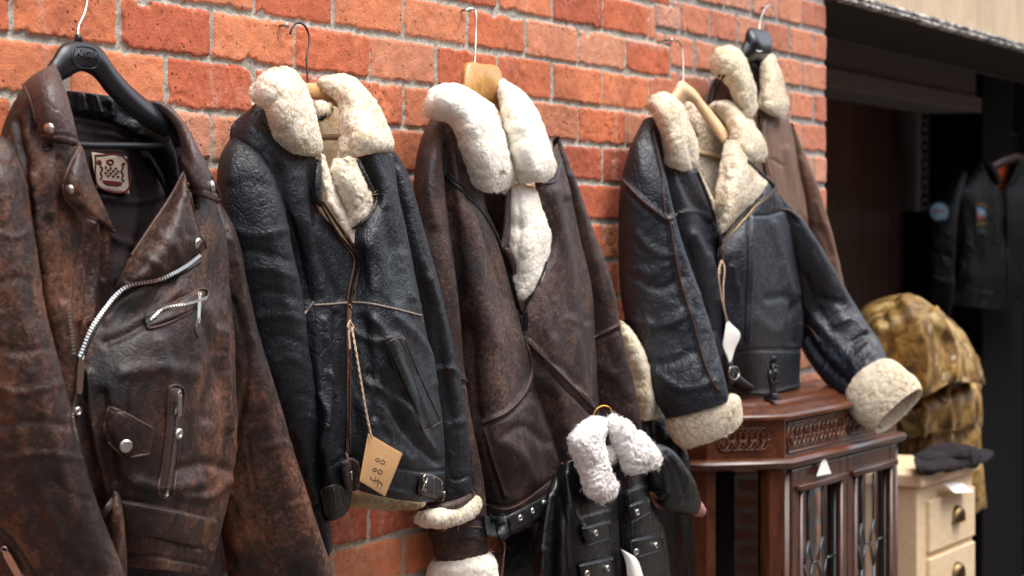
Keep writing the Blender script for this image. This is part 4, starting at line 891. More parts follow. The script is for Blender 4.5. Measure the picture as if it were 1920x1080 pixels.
piping('strap_edge', ["!602 918, 630 908, 640 913, 646 950, 612 967, 602 918", "625 916, 629 958"], S2, M['pipebrown'], j2, .0014, .0004)
flap('hem_tab', [[(640, 866), (658, 858), (672, 866)], [(644, 895), (660, 890), (678, 892)], [(650, 918), (662, 922), (674, 914)]], S2, M['dkbrown'], j2, off=9, th=4, seed=46, label='round dark brown closing tab', surf2=S2)
mb = MB(); cord(mb, "657 884, 658 900", S2, .0022, .001); mb.build('tab_slit', M['nickel'], j2)
flap('hem_strap', [[(788, 888), (812, 892), (826, 900)], [(786, 908), (810, 912), (830, 916)], [(786, 924), (808, 930), (829, 936)]], S2, M['trim'], j2, off=5, th=4, seed=47, surf2=S2)
piping('strap_edge', ["!786 888, 813 892, 828 903, 829 937, 786 925, 786 888", "800 892, 798 926", "812 895, 812 930"], S2, M['pipe'], j2, .0012, .0004)
mb = MB(); cord(mb, "789 918, 793 905, 790 893, 797 891, 796 903, 790 912, 795 920", S2, .0022, .003); mb.build('strap_hook', M['nickel'], j2)
mb = MB(); cord(mb, "822 940, 829 934, 829 922", S2, .0022, .003); mb.build('strap_ring', M['nickel'], j2)

def tagstring(lines, ts):
    mb = MB()
    for l in lines:
        q = spline(R(l)[0], 60); p = W(q[:, 0], q[:, 1], q[:, 2] / 1000)
        for ph in (0, math.pi):
            a = np.arange(60) * .9 + ph; off = np.stack([np.cos(a), np.sin(a), 0 * a], 1) * .0009; mb.tube(p + off, .0011, 5)
    return mb
pt = thing('price_tag', 'brown card price tag on twisted string with £88 written by hand, on the black jacket', 'price tag', W(712, 870, .19), 'price tags')
ST_ = Surf(); pillow('card', R("690 812 186, 722 831 188, 755 850 190; 682 857 188, 714 874 192, 739 890 192; 674 902 188, 699 917 190, 722 931 190"), M['kraft'], pt, th=.7, res=4, surf=ST_, pw=20, backth=1)
tagstring(["655 604 146, 654 625 152, 656 655 156", "658 606 146, 666 650 162, 676 710 176, 688 780 186, 697 822 192", "657 600 146, 652 612 150, 658 622 150, 662 612 150, 656 604 148"], 0).build('string', M['string'], pt)
mb = MB()
def loop(x, y, rx, ry, a=.35):
    t_ = np.linspace(0, 2 * math.pi, 22); u, v = rx * np.cos(t_), ry * np.sin(t_); return np.stack([x + u * math.cos(a) - v * math.sin(a), y + u * math.sin(a) + v * math.cos(a)], 1)
for l in (loop(707, 862, 4.6, 3.6), loop(717, 866, 5.2, 4.2), loop(702, 880, 4.6, 3.6), loop(712, 884, 5.2, 4.2), P("694 893, 697 901, 704 899, 712 903, 718 910, 712 916"), P("704 893, 702 906"), P("709 896, 707 909"), P("712 903, 706 914")):
    cord(mb, l, ST_, .00055, .0005, k=5)
mb.build('handwriting', M['ink'], pt)
# ================================================================== 3  dark brown jacket with big white collar
h3 = thing('coat_hanger', 'thick golden wooden hanger block standing up from the white fleece collar', 'hanger', W(890, 120, .05), 'coat hangers')
pillow('hanger_frame', R("""864 190 62, 866 196 64, 868 204 62; 874 118 54, 890 160 70, 896 206 62; 900 120 62, 912 150 74, 922 196 66; 928 124 60, 930 160 74, 935 208 66; 934 150 66, 945 196 78, 948 226 72; 950 200 84, 962 240 94, 968 268 88"""), M['wood_hanger2'], h3, th=8, res=2.5, pw=8, backth=1)
mb = MB(); q = spline(R("925 284 60, 945 287 64, 985 288 74")[0], 16); mb.tube(W(q[:, 0], q[:, 1], q[:, 2] / 1000), .0055, 12); mb.build('trouser_bar', M['wood_hanger2'], h3)
hook('wire_hook', '872 20 20, 880 17 24, 889 17 30, 892 24 36, 892 60 42, 891 95 50, 890 124 56', M['nickel'], None, .0017, h3); nail(892, 18, 'nail at the top of the wall holding the hook above the white fleece collar')
j3 = thing('shearling_jacket', 'dark brown jacket with a big white fleece collar and a buckled hem strap', 'jacket', W(960, 1000, .08), 'jackets hanging on the brick wall')
S3 = Surf()
patch('back_lining', R("925 215 34, 950 220 38, 985 240 60; 925 300 40, 950 300 44, 990 310 70; 905 345 60, 950 350 62, 1000 360 90; 900 420 60, 950 420 62, 1010 430 90; 920 520 64, 960 520 66, 1010 520 90; 950 590 80, 975 590 84, 1000 590 92"), M['fleece5'], j3, amp=.004, seed=3)
patch('inner_front', R("896 352 70, 920 352 74, 948 365 80; 905 420 76, 925 420 80, 952 440 86; 930 490 84, 945 490 88, 962 500 92; 960 580 96, 968 580 98, 975 580 98"), M['toy'], j3, amp=.002, seed=5)
patch('left_front', R("""806 228 46, 838 222 66, 885 245 84; 822 300 64, 860 300 98, 902 325 98; 826 380 72, 875 380 114, 914 398 110; 836 470 78, 890 470 124, 940 478 118; 852 560 80, 902 560 132, 962 560 120; 862 640 80, 922 640 138, 987 648 126; 870 740 80, 938 740 142, 1014 740 116;
   880 850 80, 955 850 142, 1046 855 110; 896 918 75, 972 908 136, 1060 892 105; 904 992 70, 948 1004 112, 1006 980 128, 1063 940 98"""),
   M['dkbrown'], j3, surf=S3, amp=.005, cs=.8, seed=51, folds=F("""850 250, 855 330, 870 420 | 9 5; 866 340, 900 420, 945 560 | 4 -3; 882 400, 905 520, 925 640 | 16 5; 905 790, 950 770, 985 730, 996 690, 990 650 | 4 5; 908 798, 955 780, 994 735 | 3 -5; 905 790, 925 860, 950 930 | 4 5; 898 780, 915 860, 940 935 | 3 -5;
   1000 760, 1020 820, 1040 870 | 10 5; 930 820, 970 850, 1000 900 | 12 5; 905 940, 950 950, 1055 885 | 3.5 -5; 880 620, 890 720, 898 800 | 8 -6; 940 820, 980 800, 1020 830 | 9 -4; 845 400, 868 560 | 9 -4"""))
patch('right_front', R("""1002 300 116, 1028 292 130, 1044 270 112; 1006 355 126, 1036 350 140, 1066 345 116; 1030 450 130, 1056 450 146, 1088 440 116; 988 554 126, 1050 550 150, 1110 550 118; 978 612 122, 1050 620 154, 1114 620 118; 986 690 120, 1060 700 152, 1119 700 116; 1006 765 112, 1072 775 142, 1126 785 110; 1028 865 104, 1080 870 128, 1122 868 104"""),
   M['dkbrown'], j3, surf=S3, amp=.005, cs=.8, seed=52, folds=F("""992 640, 1050 700, 1118 768 | 4 5; 990 652, 1045 712, 1110 778 | 3 -5; 1040 360, 1060 460, 1085 600 | 12 6; 1065 380, 1085 480, 1098 600 | 9 -6; 1070 600, 1088 680, 1100 740 | 10 5; 1010 400, 1030 500, 1040 620 | 12 -5; 1000 700, 1050 740, 1060 800 | 12 4; 1030 680, 1060 690, 1080 720 | 7 -4"""))
sleeve('left_sleeve', """808 234 832 228 52 12; 786 285 829 285 60 34; 776 350 833 350 66 44; 772 450 844 450 70 46; 775 560 858 560 72 46; 780 700 873 700 72 46; 785 800 888 800 72 44; 795 900 905 890 70 42; 804 990 913 975 68 40; 815 1040 914 1030 66 36""",
   M['dkbrown'], j3, surf=S3, amp=.005, cs=.8, seed=53, folds=F("820 260, 805 340, 815 420 | 9 5; 845 700, 866 706, 878 716 | 3 5; 846 712, 868 716, 880 726 | 3 -5; 866 720, 880 760, 905 800 | 5 -5; 860 760, 880 840, 890 920 | 9 5; 806 985, 860 975, 912 975 | 3 -4; 806 1000, 860 990, 912 988 | 3 4; 806 1022, 860 1012, 915 1016 | 3 -5"))
sleeve('cuff_band', "807 985 912 970 69 43; 807 995 913 984 69 44; 808 1003 913 996 69 43", M['trim'], j3, amp=.001, seed=54, label='black band above the white cuff', surf=S3)
woolcuff('left_cuff', "812 1050 918 1034 66 36; 802 1064 930 1050 67 48; 799 1085 933 1070 67 50; 800 1115 935 1100 67 50; 804 1140 930 1130 67 46", M['fleece3'], j3, seed=55)
sleeve('right_sleeve', """1034 268 1050 256 84 12; 1046 330 1074 322 88 28; 1058 430 1109 424 90 36; 1075 560 1152 548 92 38; 1088 640 1166 628 92 40; 1094 740 1189 724 92 40; 1100 830 1206 816 92 40; 1108 900 1216 885 92 38""",
   M['dkbrown'], j3, surf=S3, amp=.005, cs=.8, seed=56, folds=F("1070 330, 1100 440, 1130 560 | 9 5; 1110 634, 1132 624, 1158 611 | 3 6; 1112 642, 1134 632, 1160 620 | 3 -5; 1115 680, 1150 700, 1175 740 | 12 5; 1130 760, 1160 790, 1195 810 | 9 -5; 1140 650, 1150 690 | 8 -4; 1040 290, 1058 350 | 6 -4"))
pillow('left_collar', R("""795 210 56, 802 172 68, 845 157 76, 880 170 74; 800 220 66, 825 190 108, 875 182 114, 925 200 88; 838 226 84, 865 215 126, 905 212 130, 934 222 100; 860 270 96, 888 262 138, 920 258 140, 948 268 112; 880 325 100, 905 318 140, 935 308 142, 964 322 118; 893 354 104, 912 361 126, 940 357 130, 964 346 118"""),
   M['fleece3'], j3, th=9, wool=.0015, seed=57, surf=S3, pw=5, size=.008, folds=F("925 362, 930 340, 935 325 | 4 -9; 845 168, 870 185, 890 200 | 8 -3"))
pillow('right_collar', R("""925 145 62, 933 146 66, 944 149 62; 938 190 88, 960 178 112, 980 178 92; 944 240 104, 980 225 146, 1012 222 110; 954 295 114, 995 285 162, 1032 280 124; 966 334 120, 1000 325 160, 1042 322 128; 974 346 118, 1002 343 146, 1038 344 124"""),
   M['fleece3'], j3, th=9, wool=.0015, seed=58, surf=S3, pw=5, size=.008, folds=F("985 350, 988 335, 985 320 | 4 -6; 950 170, 965 240, 985 300 | 9 3"))
pillow('lapel_fleece', R("958 345 110, 975 342 118, 1000 350 122; 955 390 112, 985 385 134, 1016 388 128; 957 440 114, 990 440 142, 1030 448 130; 960 500 116, 990 500 140, 1022 495 128; 968 545 118, 982 548 130, 1000 545 124; 974 562 120, 978 564 124, 984 562 120"),
   M['fleece3'], j3, th=8, wool=.0015, seed=59, surf=S3, pw=6, size=.010, folds=F("968 360, 975 440, 970 520 | 4 -5"))
pillow('lapel_strip', R("946 368 110, 951 360 114, 957 352 112; 944 420 112, 951 415 118, 957 410 114; 938 465 114, 946 465 118, 953 462 116"), M['brown_collar'], j3, th=3, amp=.001, seed=60)
pillow('lapel_strip', R("940 466 112, 950 464 120, 958 466 116; 950 480 116, 960 485 124, 964 495 118; 960 505 116, 964 510 122, 966 520 118"), M['brown_collar'], j3, th=4, amp=.001, seed=61)
zipper('front_zip_teeth', "908 396, 925 432, 942 478, 955 520, 965 560, 975 592", S3, M['gun'], j3, .0024, .003, .0036)
zipper('front_zip_teeth', "1022 492, 1012 520, 998 548, 984 572, 977 590", S3, M['gun'], j3, .0024, .003, .0036)
piping('front_seam', ["836 330, 850 342, 880 372, 905 398, 930 442, 950 500, 968 570", "842 326, 870 352, 900 388"], S3, M['trim'], j3, .0034, .0004)
piping('front_seam', ["976 592, 981 620, 987 650", "830 258, 834 300, 836 330", "1052 300, 1040 340, 1018 345"], S3, M['trim'], j3, .0028, .0004)
piping('pocket_seam', ["905 792, 950 772, 985 733, 997 690, 990 652", "992 642, 1050 700, 1117 768", "1112 633, 1134 623, 1158 611", "848 706, 866 709, 877 716", "905 795, 925 862, 948 930", "822 1000, 870 988, 912 990", "905 945, 950 955, 1056 886"], S3, M['pipebrown'], j3, .0017, .0006)
pull(981, 585, 982, 620, S3, M['gun'], j3, .004)
flap('hem_strap', [[(935, 975), (985, 950), (1058, 908)], [(938, 990), (990, 966), (1061, 920)], [(940, 1006), (992, 982), (1063, 934)]], S3, M['trim'], j3, off=4, th=3.5, seed=62, surf2=S3)
for x, y in ((975, 971), (998, 958), (1019, 943)): disc('eyelet', x, y, S3, .0058, M['snap'], j3, .001, prof=[(.5, -.001), (.5, .0012), (.7, .002), (.95, .001), (1, -.001)])
flap('strap_end', [[(908, 966), (930, 968), (950, 966)], [(910, 985), (932, 985), (952, 985)], [(914, 1004), (934, 1008), (950, 1006)]], S3, M['trim'], j3, off=5, th=4, seed=63, surf2=S3)
mb = MB(); cord(mb, "920 968, 948 965, 954 1000, 936 1008, 932 990, 948 978", S3, .0022, .003); mb.build('buckle', M['gun'], j3)
mb = MB(); cord(mb, "940 1006, 946 1020, 944 1050, 940 1090", S3, .0016, .0); mb.build('loose_cord', M['pipebrown'], j3)
piping('scratch', ["900 458, 908 480, 910 500, 912 522"], S3, M['pipe'], j3, .0006, .0004, label='pale scratch')

# ================================================================== 4  navy black aviator jacket on the cabinet
h4 = thing('coat_hanger', 'pale wooden hanger with a thin steel hook, inside the jacket that rests on the cabinet', 'hanger', W(1280, 160, .05), 'coat hangers')
pillow('hanger_frame', R("""1236 226 44, 1240 232 46, 1244 238 44; 1262 172 48, 1268 184 54, 1276 196 50; 1276 152 50, 1281 168 60, 1288 190 52; 1292 162 54, 1294 176 62, 1294 190 56; 1318 192 64, 1316 202 70, 1312 212 66; 1345 224 76, 1342 236 82, 1336 244 78; 1368 254 90, 1362 262 94, 1354 268 90"""), M['wood_hanger3'], h4, th=6, res=2.5, pw=5, backth=1)
mb = MB(); q = spline(R("1296 282 50, 1330 290 56, 1375 304 68")[0], 16); mb.tube(W(q[:, 0], q[:, 1], q[:, 2] / 1000), .005, 12); mb.build('trouser_bar', M['wood_hanger3'], h4)
hook('wire_hook', '1266 80 24, 1268 74 28, 1272 76 30, 1278 90 34, 1280 105 38, 1281 130 44, 1281 158 50', M['nickel'], None, .0018, h4); nail(1270, 75, 'nail in the grey mortar holding the thin steel hook of the pale wooden hanger')
j4 = thing('shearling_jacket', 'navy black leather jacket with oatmeal fleece collar and cuffs, one sleeve lying over the cabinet', 'jacket', W(1400, 735, .08), 'jackets hanging on the brick wall')
S4 = Surf()
pillow('back_lining', R("1280 188 34, 1330 196 38, 1380 205 60; 1285 250 36, 1330 250 42, 1380 265 66; 1300 330 44, 1335 330 50, 1380 340 70; 1325 400 64, 1345 410 70, 1380 400 80; 1338 440 84, 1348 444 88, 1360 440 90"), M['fleece4'], j4, th=10, wool=.003, seed=70, fz=(50000, .004, .0004))
mb = MB(); q = spline(R("1300 240 62, 1306 255 64, 1302 268 62")[0], 12); mb.tube(W(q[:, 0], q[:, 1], q[:, 2] / 1000), .003, 6); mb.build('hanging_loop', M['trim'], j4)
patch('left_front', R("""1222 226 66, 1240 232 84, 1262 290 96; 1236 320 80, 1275 320 108, 1310 322 106; 1248 400 82, 1290 402 116, 1336 416 110; 1262 460 84, 1304 460 120, 1348 464 114; 1288 560 84, 1325 560 116, 1355 560 118; 1316 660 84, 1345 660 112, 1362 658 112; 1335 735 84, 1356 734 104, 1384 732 106"""),
   M['black4'], j4, surf=S4, amp=.004, seed=71, folds=F("1265 300, 1290 360, 1330 420 | 9 -8; 1290 300, 1315 370, 1342 440 | 9 8; 1275 400, 1310 396, 1330 410 | 4 4; 1300 440, 1325 490, 1345 560 | 9 8; 1290 460, 1315 540, 1335 620 | 8 -9; 1330 480, 1345 520 | 6 6; 1330 600, 1345 660 | 6 5"))
patch('right_front', R("""1405 330 112, 1428 335 126, 1446 352 120; 1418 366 126, 1440 352 142, 1464 374 112; 1384 412 130, 1425 402 150, 1478 420 116; 1348 464 120, 1410 462 156, 1490 480 116; 1354 560 118, 1420 560 156, 1501 560 118; 1360 645 115, 1425 640 154, 1503 638 114; 1362 665 112, 1430 662 150, 1501 660 112; 1384 734 104, 1430 742 138, 1499 732 106"""),
   M['black4'], j4, surf=S4, amp=.0045, seed=72, folds=F("""1366 661, 1430 656, 1500 657 | 3 -5; 1405 408, 1402 500, 1396 640 | 3.5 -5; 1412 408, 1409 500, 1402 640 | 3 4; 1415 404, 1440 404, 1476 392 | 3 -4; 1450 420, 1470 500, 1490 560 | 9 6; 1440 560, 1480 560, 1490 640 | 9 -5; 1372 500, 1385 580, 1380 640 | 8 5; 1420 600, 1450 620, 1480 600 | 12 4; 1366 727, 1430 736, 1497 722 | 3 4; 1500 560, 1480 600, 1470 650 | 7 -5"""))
sleeve('left_sleeve', """1203 229 1228 222 60 12; 1175 290 1239 290 68 38; 1163 345 1251 345 74 46; 1160 450 1276 442 82 50; 1164 560 1312 550 98 52; 1186 650 1340 640 122 52; 1214 728 1358 706 150 50; 1246 784 1368 748 168 46""",
   M['black4'], j4, surf=S4, amp=.0055, seed=73, folds=F("""1162 330, 1200 370, 1252 412 | 4 6; 1160 342, 1198 382, 1252 424 | 3 -5; 1224 245, 1240 320, 1253 410 | 3 -5; 1254 412, 1270 396 | 3 4; 1258 420, 1275 520, 1300 600, 1330 700, 1345 730 | 3.5 6; 1252 430, 1268 530, 1292 610, 1322 705 | 3 -5; 1195 440, 1225 470, 1260 480 | 8 4; 1190 520, 1240 540, 1280 520 | 9 -5; 1180 600, 1240 610, 1290 590 | 10 5; 1205 680, 1260 680, 1300 660 | 9 -5; 1195 270, 1205 330 | 12 5; 1230 700, 1280 730, 1340 715 | 8 5"""))
woolcuff('left_cuff', "1252 772 1372 738 166 46; 1246 788 1385 744 170 56; 1254 810 1390 762 174 58; 1268 830 1390 784 176 56; 1280 842 1384 800 178 50", M['fleece4'], j4, seed=74, size=.009)
sleeve('right_sleeve', """1448 388 1463 366 100 14; 1464 440 1500 404 106 34; 1478 510 1545 470 112 42; 1490 590 1592 552 126 46; 1504 650 1624 606 156 48; 1548 712 1652 648 205 48; 1592 750 1670 690 262 46; 1606 762 1680 700 280 42""",
   M['black4'], j4, surf=S4, amp=.006, seed=75, folds=F("""1462 392, 1478 394, 1496 410 | 3 5; 1464 402, 1480 404, 1500 420 | 3 -4; 1498 600, 1530 660, 1590 720, 1604 740 | 9 -12; 1500 560, 1540 610, 1600 680 | 10 7; 1520 480, 1550 540, 1580 600 | 12 5; 1510 520, 1530 570, 1560 620 | 8 -5; 1540 560, 1580 570, 1600 590 | 8 -6; 1560 610, 1600 600, 1620 620 | 7 6; 1600 640, 1625 630, 1640 650 | 6 -6; 1610 665, 1630 650 | 5 6; 1630 675, 1650 660 | 5 -5; 1500 640, 1530 690, 1580 740 | 8 7; 1500 622, 1520 628, 1534 640 | 3 5; 1600 690, 1640 670 | 6 5"""))
woolcuff('right_cuff', "1596 752 1676 690 276 42; 1592 768 1686 684 284 48; 1602 784 1704 698 304 48; 1622 800 1722 714 328 44; 1642 811 1729 732 346 36", M['fleece4'], j4, seed=76, size=.009)
pillow('left_collar', R("""1209 206 58, 1222 180 70, 1248 172 76, 1266 184 72; 1222 215 72, 1240 200 104, 1264 196 110, 1284 208 84; 1238 245 86, 1256 240 122, 1280 234 124, 1298 244 96; 1244 280 92, 1264 276 128, 1290 272 128, 1308 276 100; 1246 306 94, 1266 314 120, 1290 320 120, 1309 314 98"""),
   M['fleece4'], j4, th=7, wool=.0017, seed=77, surf=S4, pw=5, size=.0075, folds=F("1268 200, 1280 250, 1296 315 | 4 -5"))
pillow('right_collar', R("""1322 204 50, 1332 196 60, 1344 192 52; 1345 215 62, 1362 198 84, 1382 196 70; 1362 240 84, 1384 226 110, 1408 228 90; 1370 266 100, 1398 256 132, 1430 262 106; 1378 290 110, 1402 286 136, 1438 288 114; 1395 300 112, 1408 302 128, 1434 302 114"""), M['fleece4'], j4, th=7, wool=.0017, seed=78, surf=S4, pw=5, size=.0075)
pillow('lapel_fleece', R("1362 262 100, 1376 264 122, 1402 296 122; 1350 310 106, 1382 305 142, 1424 328 130; 1342 365 112, 1378 355 150, 1438 348 136; 1342 410 116, 1362 405 144, 1398 390 138; 1344 434 118, 1350 438 132, 1362 430 126"), M['fleece4'], j4, th=5, wool=.0018, seed=79, surf=S4, pw=7, size=.0075, label='folded back oatmeal fleece of the right front')
pillow('lapel_fleece', R("1306 318 104, 1309 320 106, 1312 322 104; 1318 352 106, 1322 352 110, 1326 350 106; 1334 392 110, 1338 392 114, 1342 388 110; 1344 425 112, 1347 426 114, 1350 424 112"), M['fleece4'], j4, th=4, wool=.002, seed=80, label='narrow fleece edge of the left front', surf=S4)
piping('lapel_edge', ["1402 302, 1430 330, 1450 352, 1400 396, 1350 456", "1306 322, 1322 362, 1340 410, 1350 440, 1350 460"], S4, M['trim'], j4, .0046, .0012)
zipper('front_zip_teeth', "1452 356, 1420 386, 1385 424, 1352 460, 1351 500", S4, M['antique'], j4, .0018, .006, .0036)
piping('seam_piping', ["1162 331, 1200 371, 1252 413", "1224 245, 1240 320, 1253 412, 1275 396", "1256 416, 1275 520, 1300 602, 1330 702, 1347 732", "1462 392, 1478 394, 1500 412", "1498 606, 1516 612, 1532 634"], S4, M['pipebrown'], j4, .002, .0008)
piping('band_seam', ["1366 661, 1430 656, 1500 657", "1366 728, 1430 737, 1497 723", "1406 408, 1403 500, 1398 640"], S4, M['trim'], j4, .0018, .0004)
pull(1351, 468, 1354, 500, S4, M['antique'], j4, .003)
pillow('waist_belt', R("1358 690 120, 1366 682 128, 1374 690 124; 1372 712 124, 1384 706 134, 1392 708 126; 1392 728 122, 1408 724 132, 1420 728 124; 1420 740 120, 1436 734 126, 1450 742 120"), M['trim'], j4, th=4, amp=.002, seed=81)
pillow('waist_belt', R("1354 665 124, 1362 662 132, 1370 668 126; 1358 700 124, 1368 698 134, 1376 702 126; 1362 718 120, 1370 722 128, 1378 716 122"), M['trim'], j4, th=4, amp=.002, seed=82)
mb = MB(); q = spline(R("1368 690 140, 1380 688 140, 1386 700 140, 1378 712 140, 1368 706 140, 1368 690 140")[0], 30); mb.tube(W(q[:, 0], q[:, 1], q[:, 2] / 1000), .0018, 6); mb.build('buckle', M['nickel'], j4)
pt = thing('price_tag', 'small white price tag on a long pale string, on the navy black jacket', 'price tag', W(1370, 650, .16), 'price tags')
pillow('card', R("1362 604 158, 1366 602 158, 1370 606 158; 1358 630 158, 1372 626 160, 1388 626 158; 1356 650 156, 1366 656 158, 1378 655 156; 1364 672 156, 1368 680 157, 1372 676 156"), M['paper'], pt, th=.6, res=4, pw=16, backth=1)
tagstring(["1353 488 128, 1358 500 140, 1356 540 148, 1358 580 154, 1365 606 158", "1354 488 128, 1348 504 138, 1353 560 148, 1362 600 156", "1352 488 128, 1350 498 132, 1350 514 134"], 0).build('string', M['string'], pt)

# ================================================================== 5  taupe jacket, farthest on the wall
h5 = thing('coat_hanger', 'black plastic hanger with a white smear, inside the taupe suede jacket', 'hanger', W(1415, 60, .05), 'coat hangers')
pillow('hanger_frame', R("""1384 106 50, 1387 112 54, 1390 118 50; 1396 74 54, 1404 92 66, 1400 118 56; 1405 53 56, 1416 80 76, 1414 116 60; 1422 55 58, 1424 84 76, 1424 118 62; 1438 60 58, 1436 86 72, 1432 120 62; 1436 110 60, 1436 120 66, 1434 130 62"""), M['plastic'], h5, th=9, res=2.5, pw=6, backth=1)
pillow('shoulder_arm', R("1398 112 50, 1412 112 56, 1434 112 54; 1412 140 56, 1424 140 64, 1438 140 60; 1418 175 62, 1426 180 70, 1434 182 64; 1410 212 66, 1416 215 70, 1422 214 66"), M['plastic'], h5, th=8, res=3, backth=1)
S5h = Surf(); hv = W(np.array([[1400, 1436], [1400, 1436]]), np.array([[80, 80], [110, 110]]), np.array([[.079, .079], [.083, .083]])); S5h.add(hv, gfaces(2, 2))
mb = MB(); cord(mb, "1418 95, 1424 98, 1430 93", S5h, .0016, .001); mb.build('white_smear', M['paper'], h5)
hook('wire_hook', '1450 18 24, 1444 10 26, 1436 14 30, 1428 30 40, 1424 44 50, 1423 60 58', M['snap'], None, .002, h5); nail(1446, 14, 'nail by the wire above the taupe jacket')
j5 = thing('shearling_jacket', 'taupe brown suede jacket with sand fleece collar, farthest jacket on the brick wall', 'jacket', W(1480, 600, .04), 'jackets hanging on the brick wall')
S5 = Surf()
patch('body', R("""1332 160 34, 1352 138 46, 1400 150 60, 1440 160 60, 1474 215 58; 1317 192 34, 1360 190 60, 1405 205 74, 1440 200 76, 1484 236 62; 1318 260 34, 1370 260 60, 1410 260 80, 1450 260 86, 1498 292 64; 1330 350 34, 1380 350 60, 1420 350 80, 1462 350 88, 1508 362 66; 1350 450 34, 1400 450 60, 1440 450 80, 1480 450 86, 1518 452 66; 1390 600 34, 1430 600 60, 1470 600 76, 1500 600 80, 1540 600 60"""),
   M['taupe'], j5, surf=S5, amp=.004, seed=90, folds=F("1440 240, 1450 330, 1460 420 | 8 5; 1460 240, 1478 330, 1488 430 | 7 -5; 1475 280, 1492 360, 1500 440 | 7 4; 1500 400, 1512 420 | 3 -3; 1425 215, 1430 280, 1438 330 | 4 -6; 1340 150, 1330 190 | 4 5; 1448 300, 1470 310 | 4 -3"))
sleeve('right_sleeve', "1474 240 1487 232 56 12; 1484 300 1514 298 60 24; 1496 360 1536 352 62 28; 1504 420 1554 412 62 30; 1516 490 1572 482 62 30; 1530 556 1584 548 62 30; 1540 620 1600 612 62 28", M['taupe'], j5, surf=S5, amp=.005, seed=91, folds=F("1500 300, 1520 380, 1530 440 | 7 5; 1520 420, 1545 440, 1560 480 | 7 -5; 1530 380, 1545 420 | 5 4; 1520 460, 1550 500, 1570 540 | 7 4"))
pillow('left_collar', R("1328 124 46, 1342 92 58, 1366 86 64, 1384 92 62; 1340 140 62, 1356 112 88, 1378 104 94, 1398 112 76; 1362 158 78, 1376 142 104, 1392 135 106, 1408 142 86; 1382 196 86, 1394 186 110, 1404 178 110, 1418 184 92; 1388 214 88, 1396 220 102, 1406 222 102, 1418 208 92"), M['fleece5'], j5, th=8, wool=.0018, seed=92, surf=S5, pw=5, size=.008)
pillow('right_collar', R("1430 104 60, 1436 98 68, 1446 102 64; 1428 140 74, 1444 130 96, 1462 134 76; 1424 180 84, 1446 176 108, 1472 176 84; 1422 202 86, 1446 208 108, 1478 200 88; 1430 206 86, 1456 220 100, 1474 222 90"), M['fleece5'], j5, th=8, wool=.0018, seed=93, surf=S5, pw=5, size=.008)
piping('front_zip_teeth', ["1424 214, 1424 240, 1428 290, 1434 330"], S5, M['antique'], j5, .003, .004)
pull(1426, 230, 1424, 256, S5, M['nickel'], j5, .006, off=.012); mb = MB(); cord(mb, "1424 258, 1430 290, 1438 326", S5, .002, .012); mb.build('pull_cord', M['string'], j5)
piping('shoulder_seam', ["1350 140, 1336 160, 1328 192", "1358 140, 1344 164, 1336 196"], S5, M['trim'], j5, .003, .0006)

# ================================================================== dark coat hanging low behind, with a cream fleece edge
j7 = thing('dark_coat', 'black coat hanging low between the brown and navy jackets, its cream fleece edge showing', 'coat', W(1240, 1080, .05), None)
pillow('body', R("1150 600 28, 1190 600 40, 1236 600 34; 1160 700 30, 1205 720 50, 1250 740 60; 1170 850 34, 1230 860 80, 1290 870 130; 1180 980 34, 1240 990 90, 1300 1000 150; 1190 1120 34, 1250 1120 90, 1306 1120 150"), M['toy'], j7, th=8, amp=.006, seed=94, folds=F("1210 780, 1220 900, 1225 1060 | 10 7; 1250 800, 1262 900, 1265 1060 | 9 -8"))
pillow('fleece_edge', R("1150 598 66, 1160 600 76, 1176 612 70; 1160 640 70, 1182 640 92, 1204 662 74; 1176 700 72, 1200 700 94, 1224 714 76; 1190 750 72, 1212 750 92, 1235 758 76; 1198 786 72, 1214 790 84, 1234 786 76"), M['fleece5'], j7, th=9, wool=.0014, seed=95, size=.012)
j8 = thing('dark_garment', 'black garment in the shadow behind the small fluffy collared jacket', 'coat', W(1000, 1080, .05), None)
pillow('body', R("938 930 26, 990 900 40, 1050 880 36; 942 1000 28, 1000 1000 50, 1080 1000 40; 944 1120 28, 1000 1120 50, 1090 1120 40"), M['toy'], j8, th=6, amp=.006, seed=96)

# ================================================================== 6  small glossy black jacket with white fluffy collar
j6 = thing('small_jacket', 'small glossy black jacket with white fluffy collar and pink cuffs on a gold ring', 'jacket', W(1140, 1080, .16), None)
S6 = Surf()
patch('left_front', R("1046 882 150, 1062 866 172, 1090 862 186, 1120 866 190, 1162 880 180; 1040 940 158, 1062 940 186, 1095 940 202, 1134 940 204, 1172 945 186; 1036 1010 160, 1060 1010 188, 1095 1010 206, 1134 1010 208, 1178 1010 188; 1036 1100 160, 1060 1100 188, 1100 1100 206, 1140 1100 206, 1182 1100 188"),
   M['toy'], j6, surf=S6, amp=.004, seed=101, folds=F("1062 890, 1075 960, 1100 1000 | 5 5; 1050 930, 1062 1000, 1070 1080 | 6 -6; 1085 975, 1140 960, 1146 960 | 3 4; 1148 900, 1150 980, 1155 1080 | 3 -4; 1156 900, 1159 980, 1162 1080 | 2.5 4; 1110 880, 1130 920 | 7 5"))
patch('right_front', R("1152 880 186, 1172 850 196, 1196 835 190, 1216 838 172; 1162 945 192, 1185 935 208, 1205 925 204, 1216 920 182; 1168 1010 196, 1195 1005 212, 1222 1000 208, 1244 992 182; 1174 1100 196, 1205 1100 212, 1234 1100 206, 1258 1095 180"),
   M['toy'], j6, surf=S6, amp=.004, seed=102, folds=F("1168 930, 1174 1000, 1180 1080 | 3 -4; 1178 930, 1184 1000, 1190 1080 | 2.5 4; 1200 850, 1206 890 | 5 5; 1180 925, 1220 905 | 4 4"))
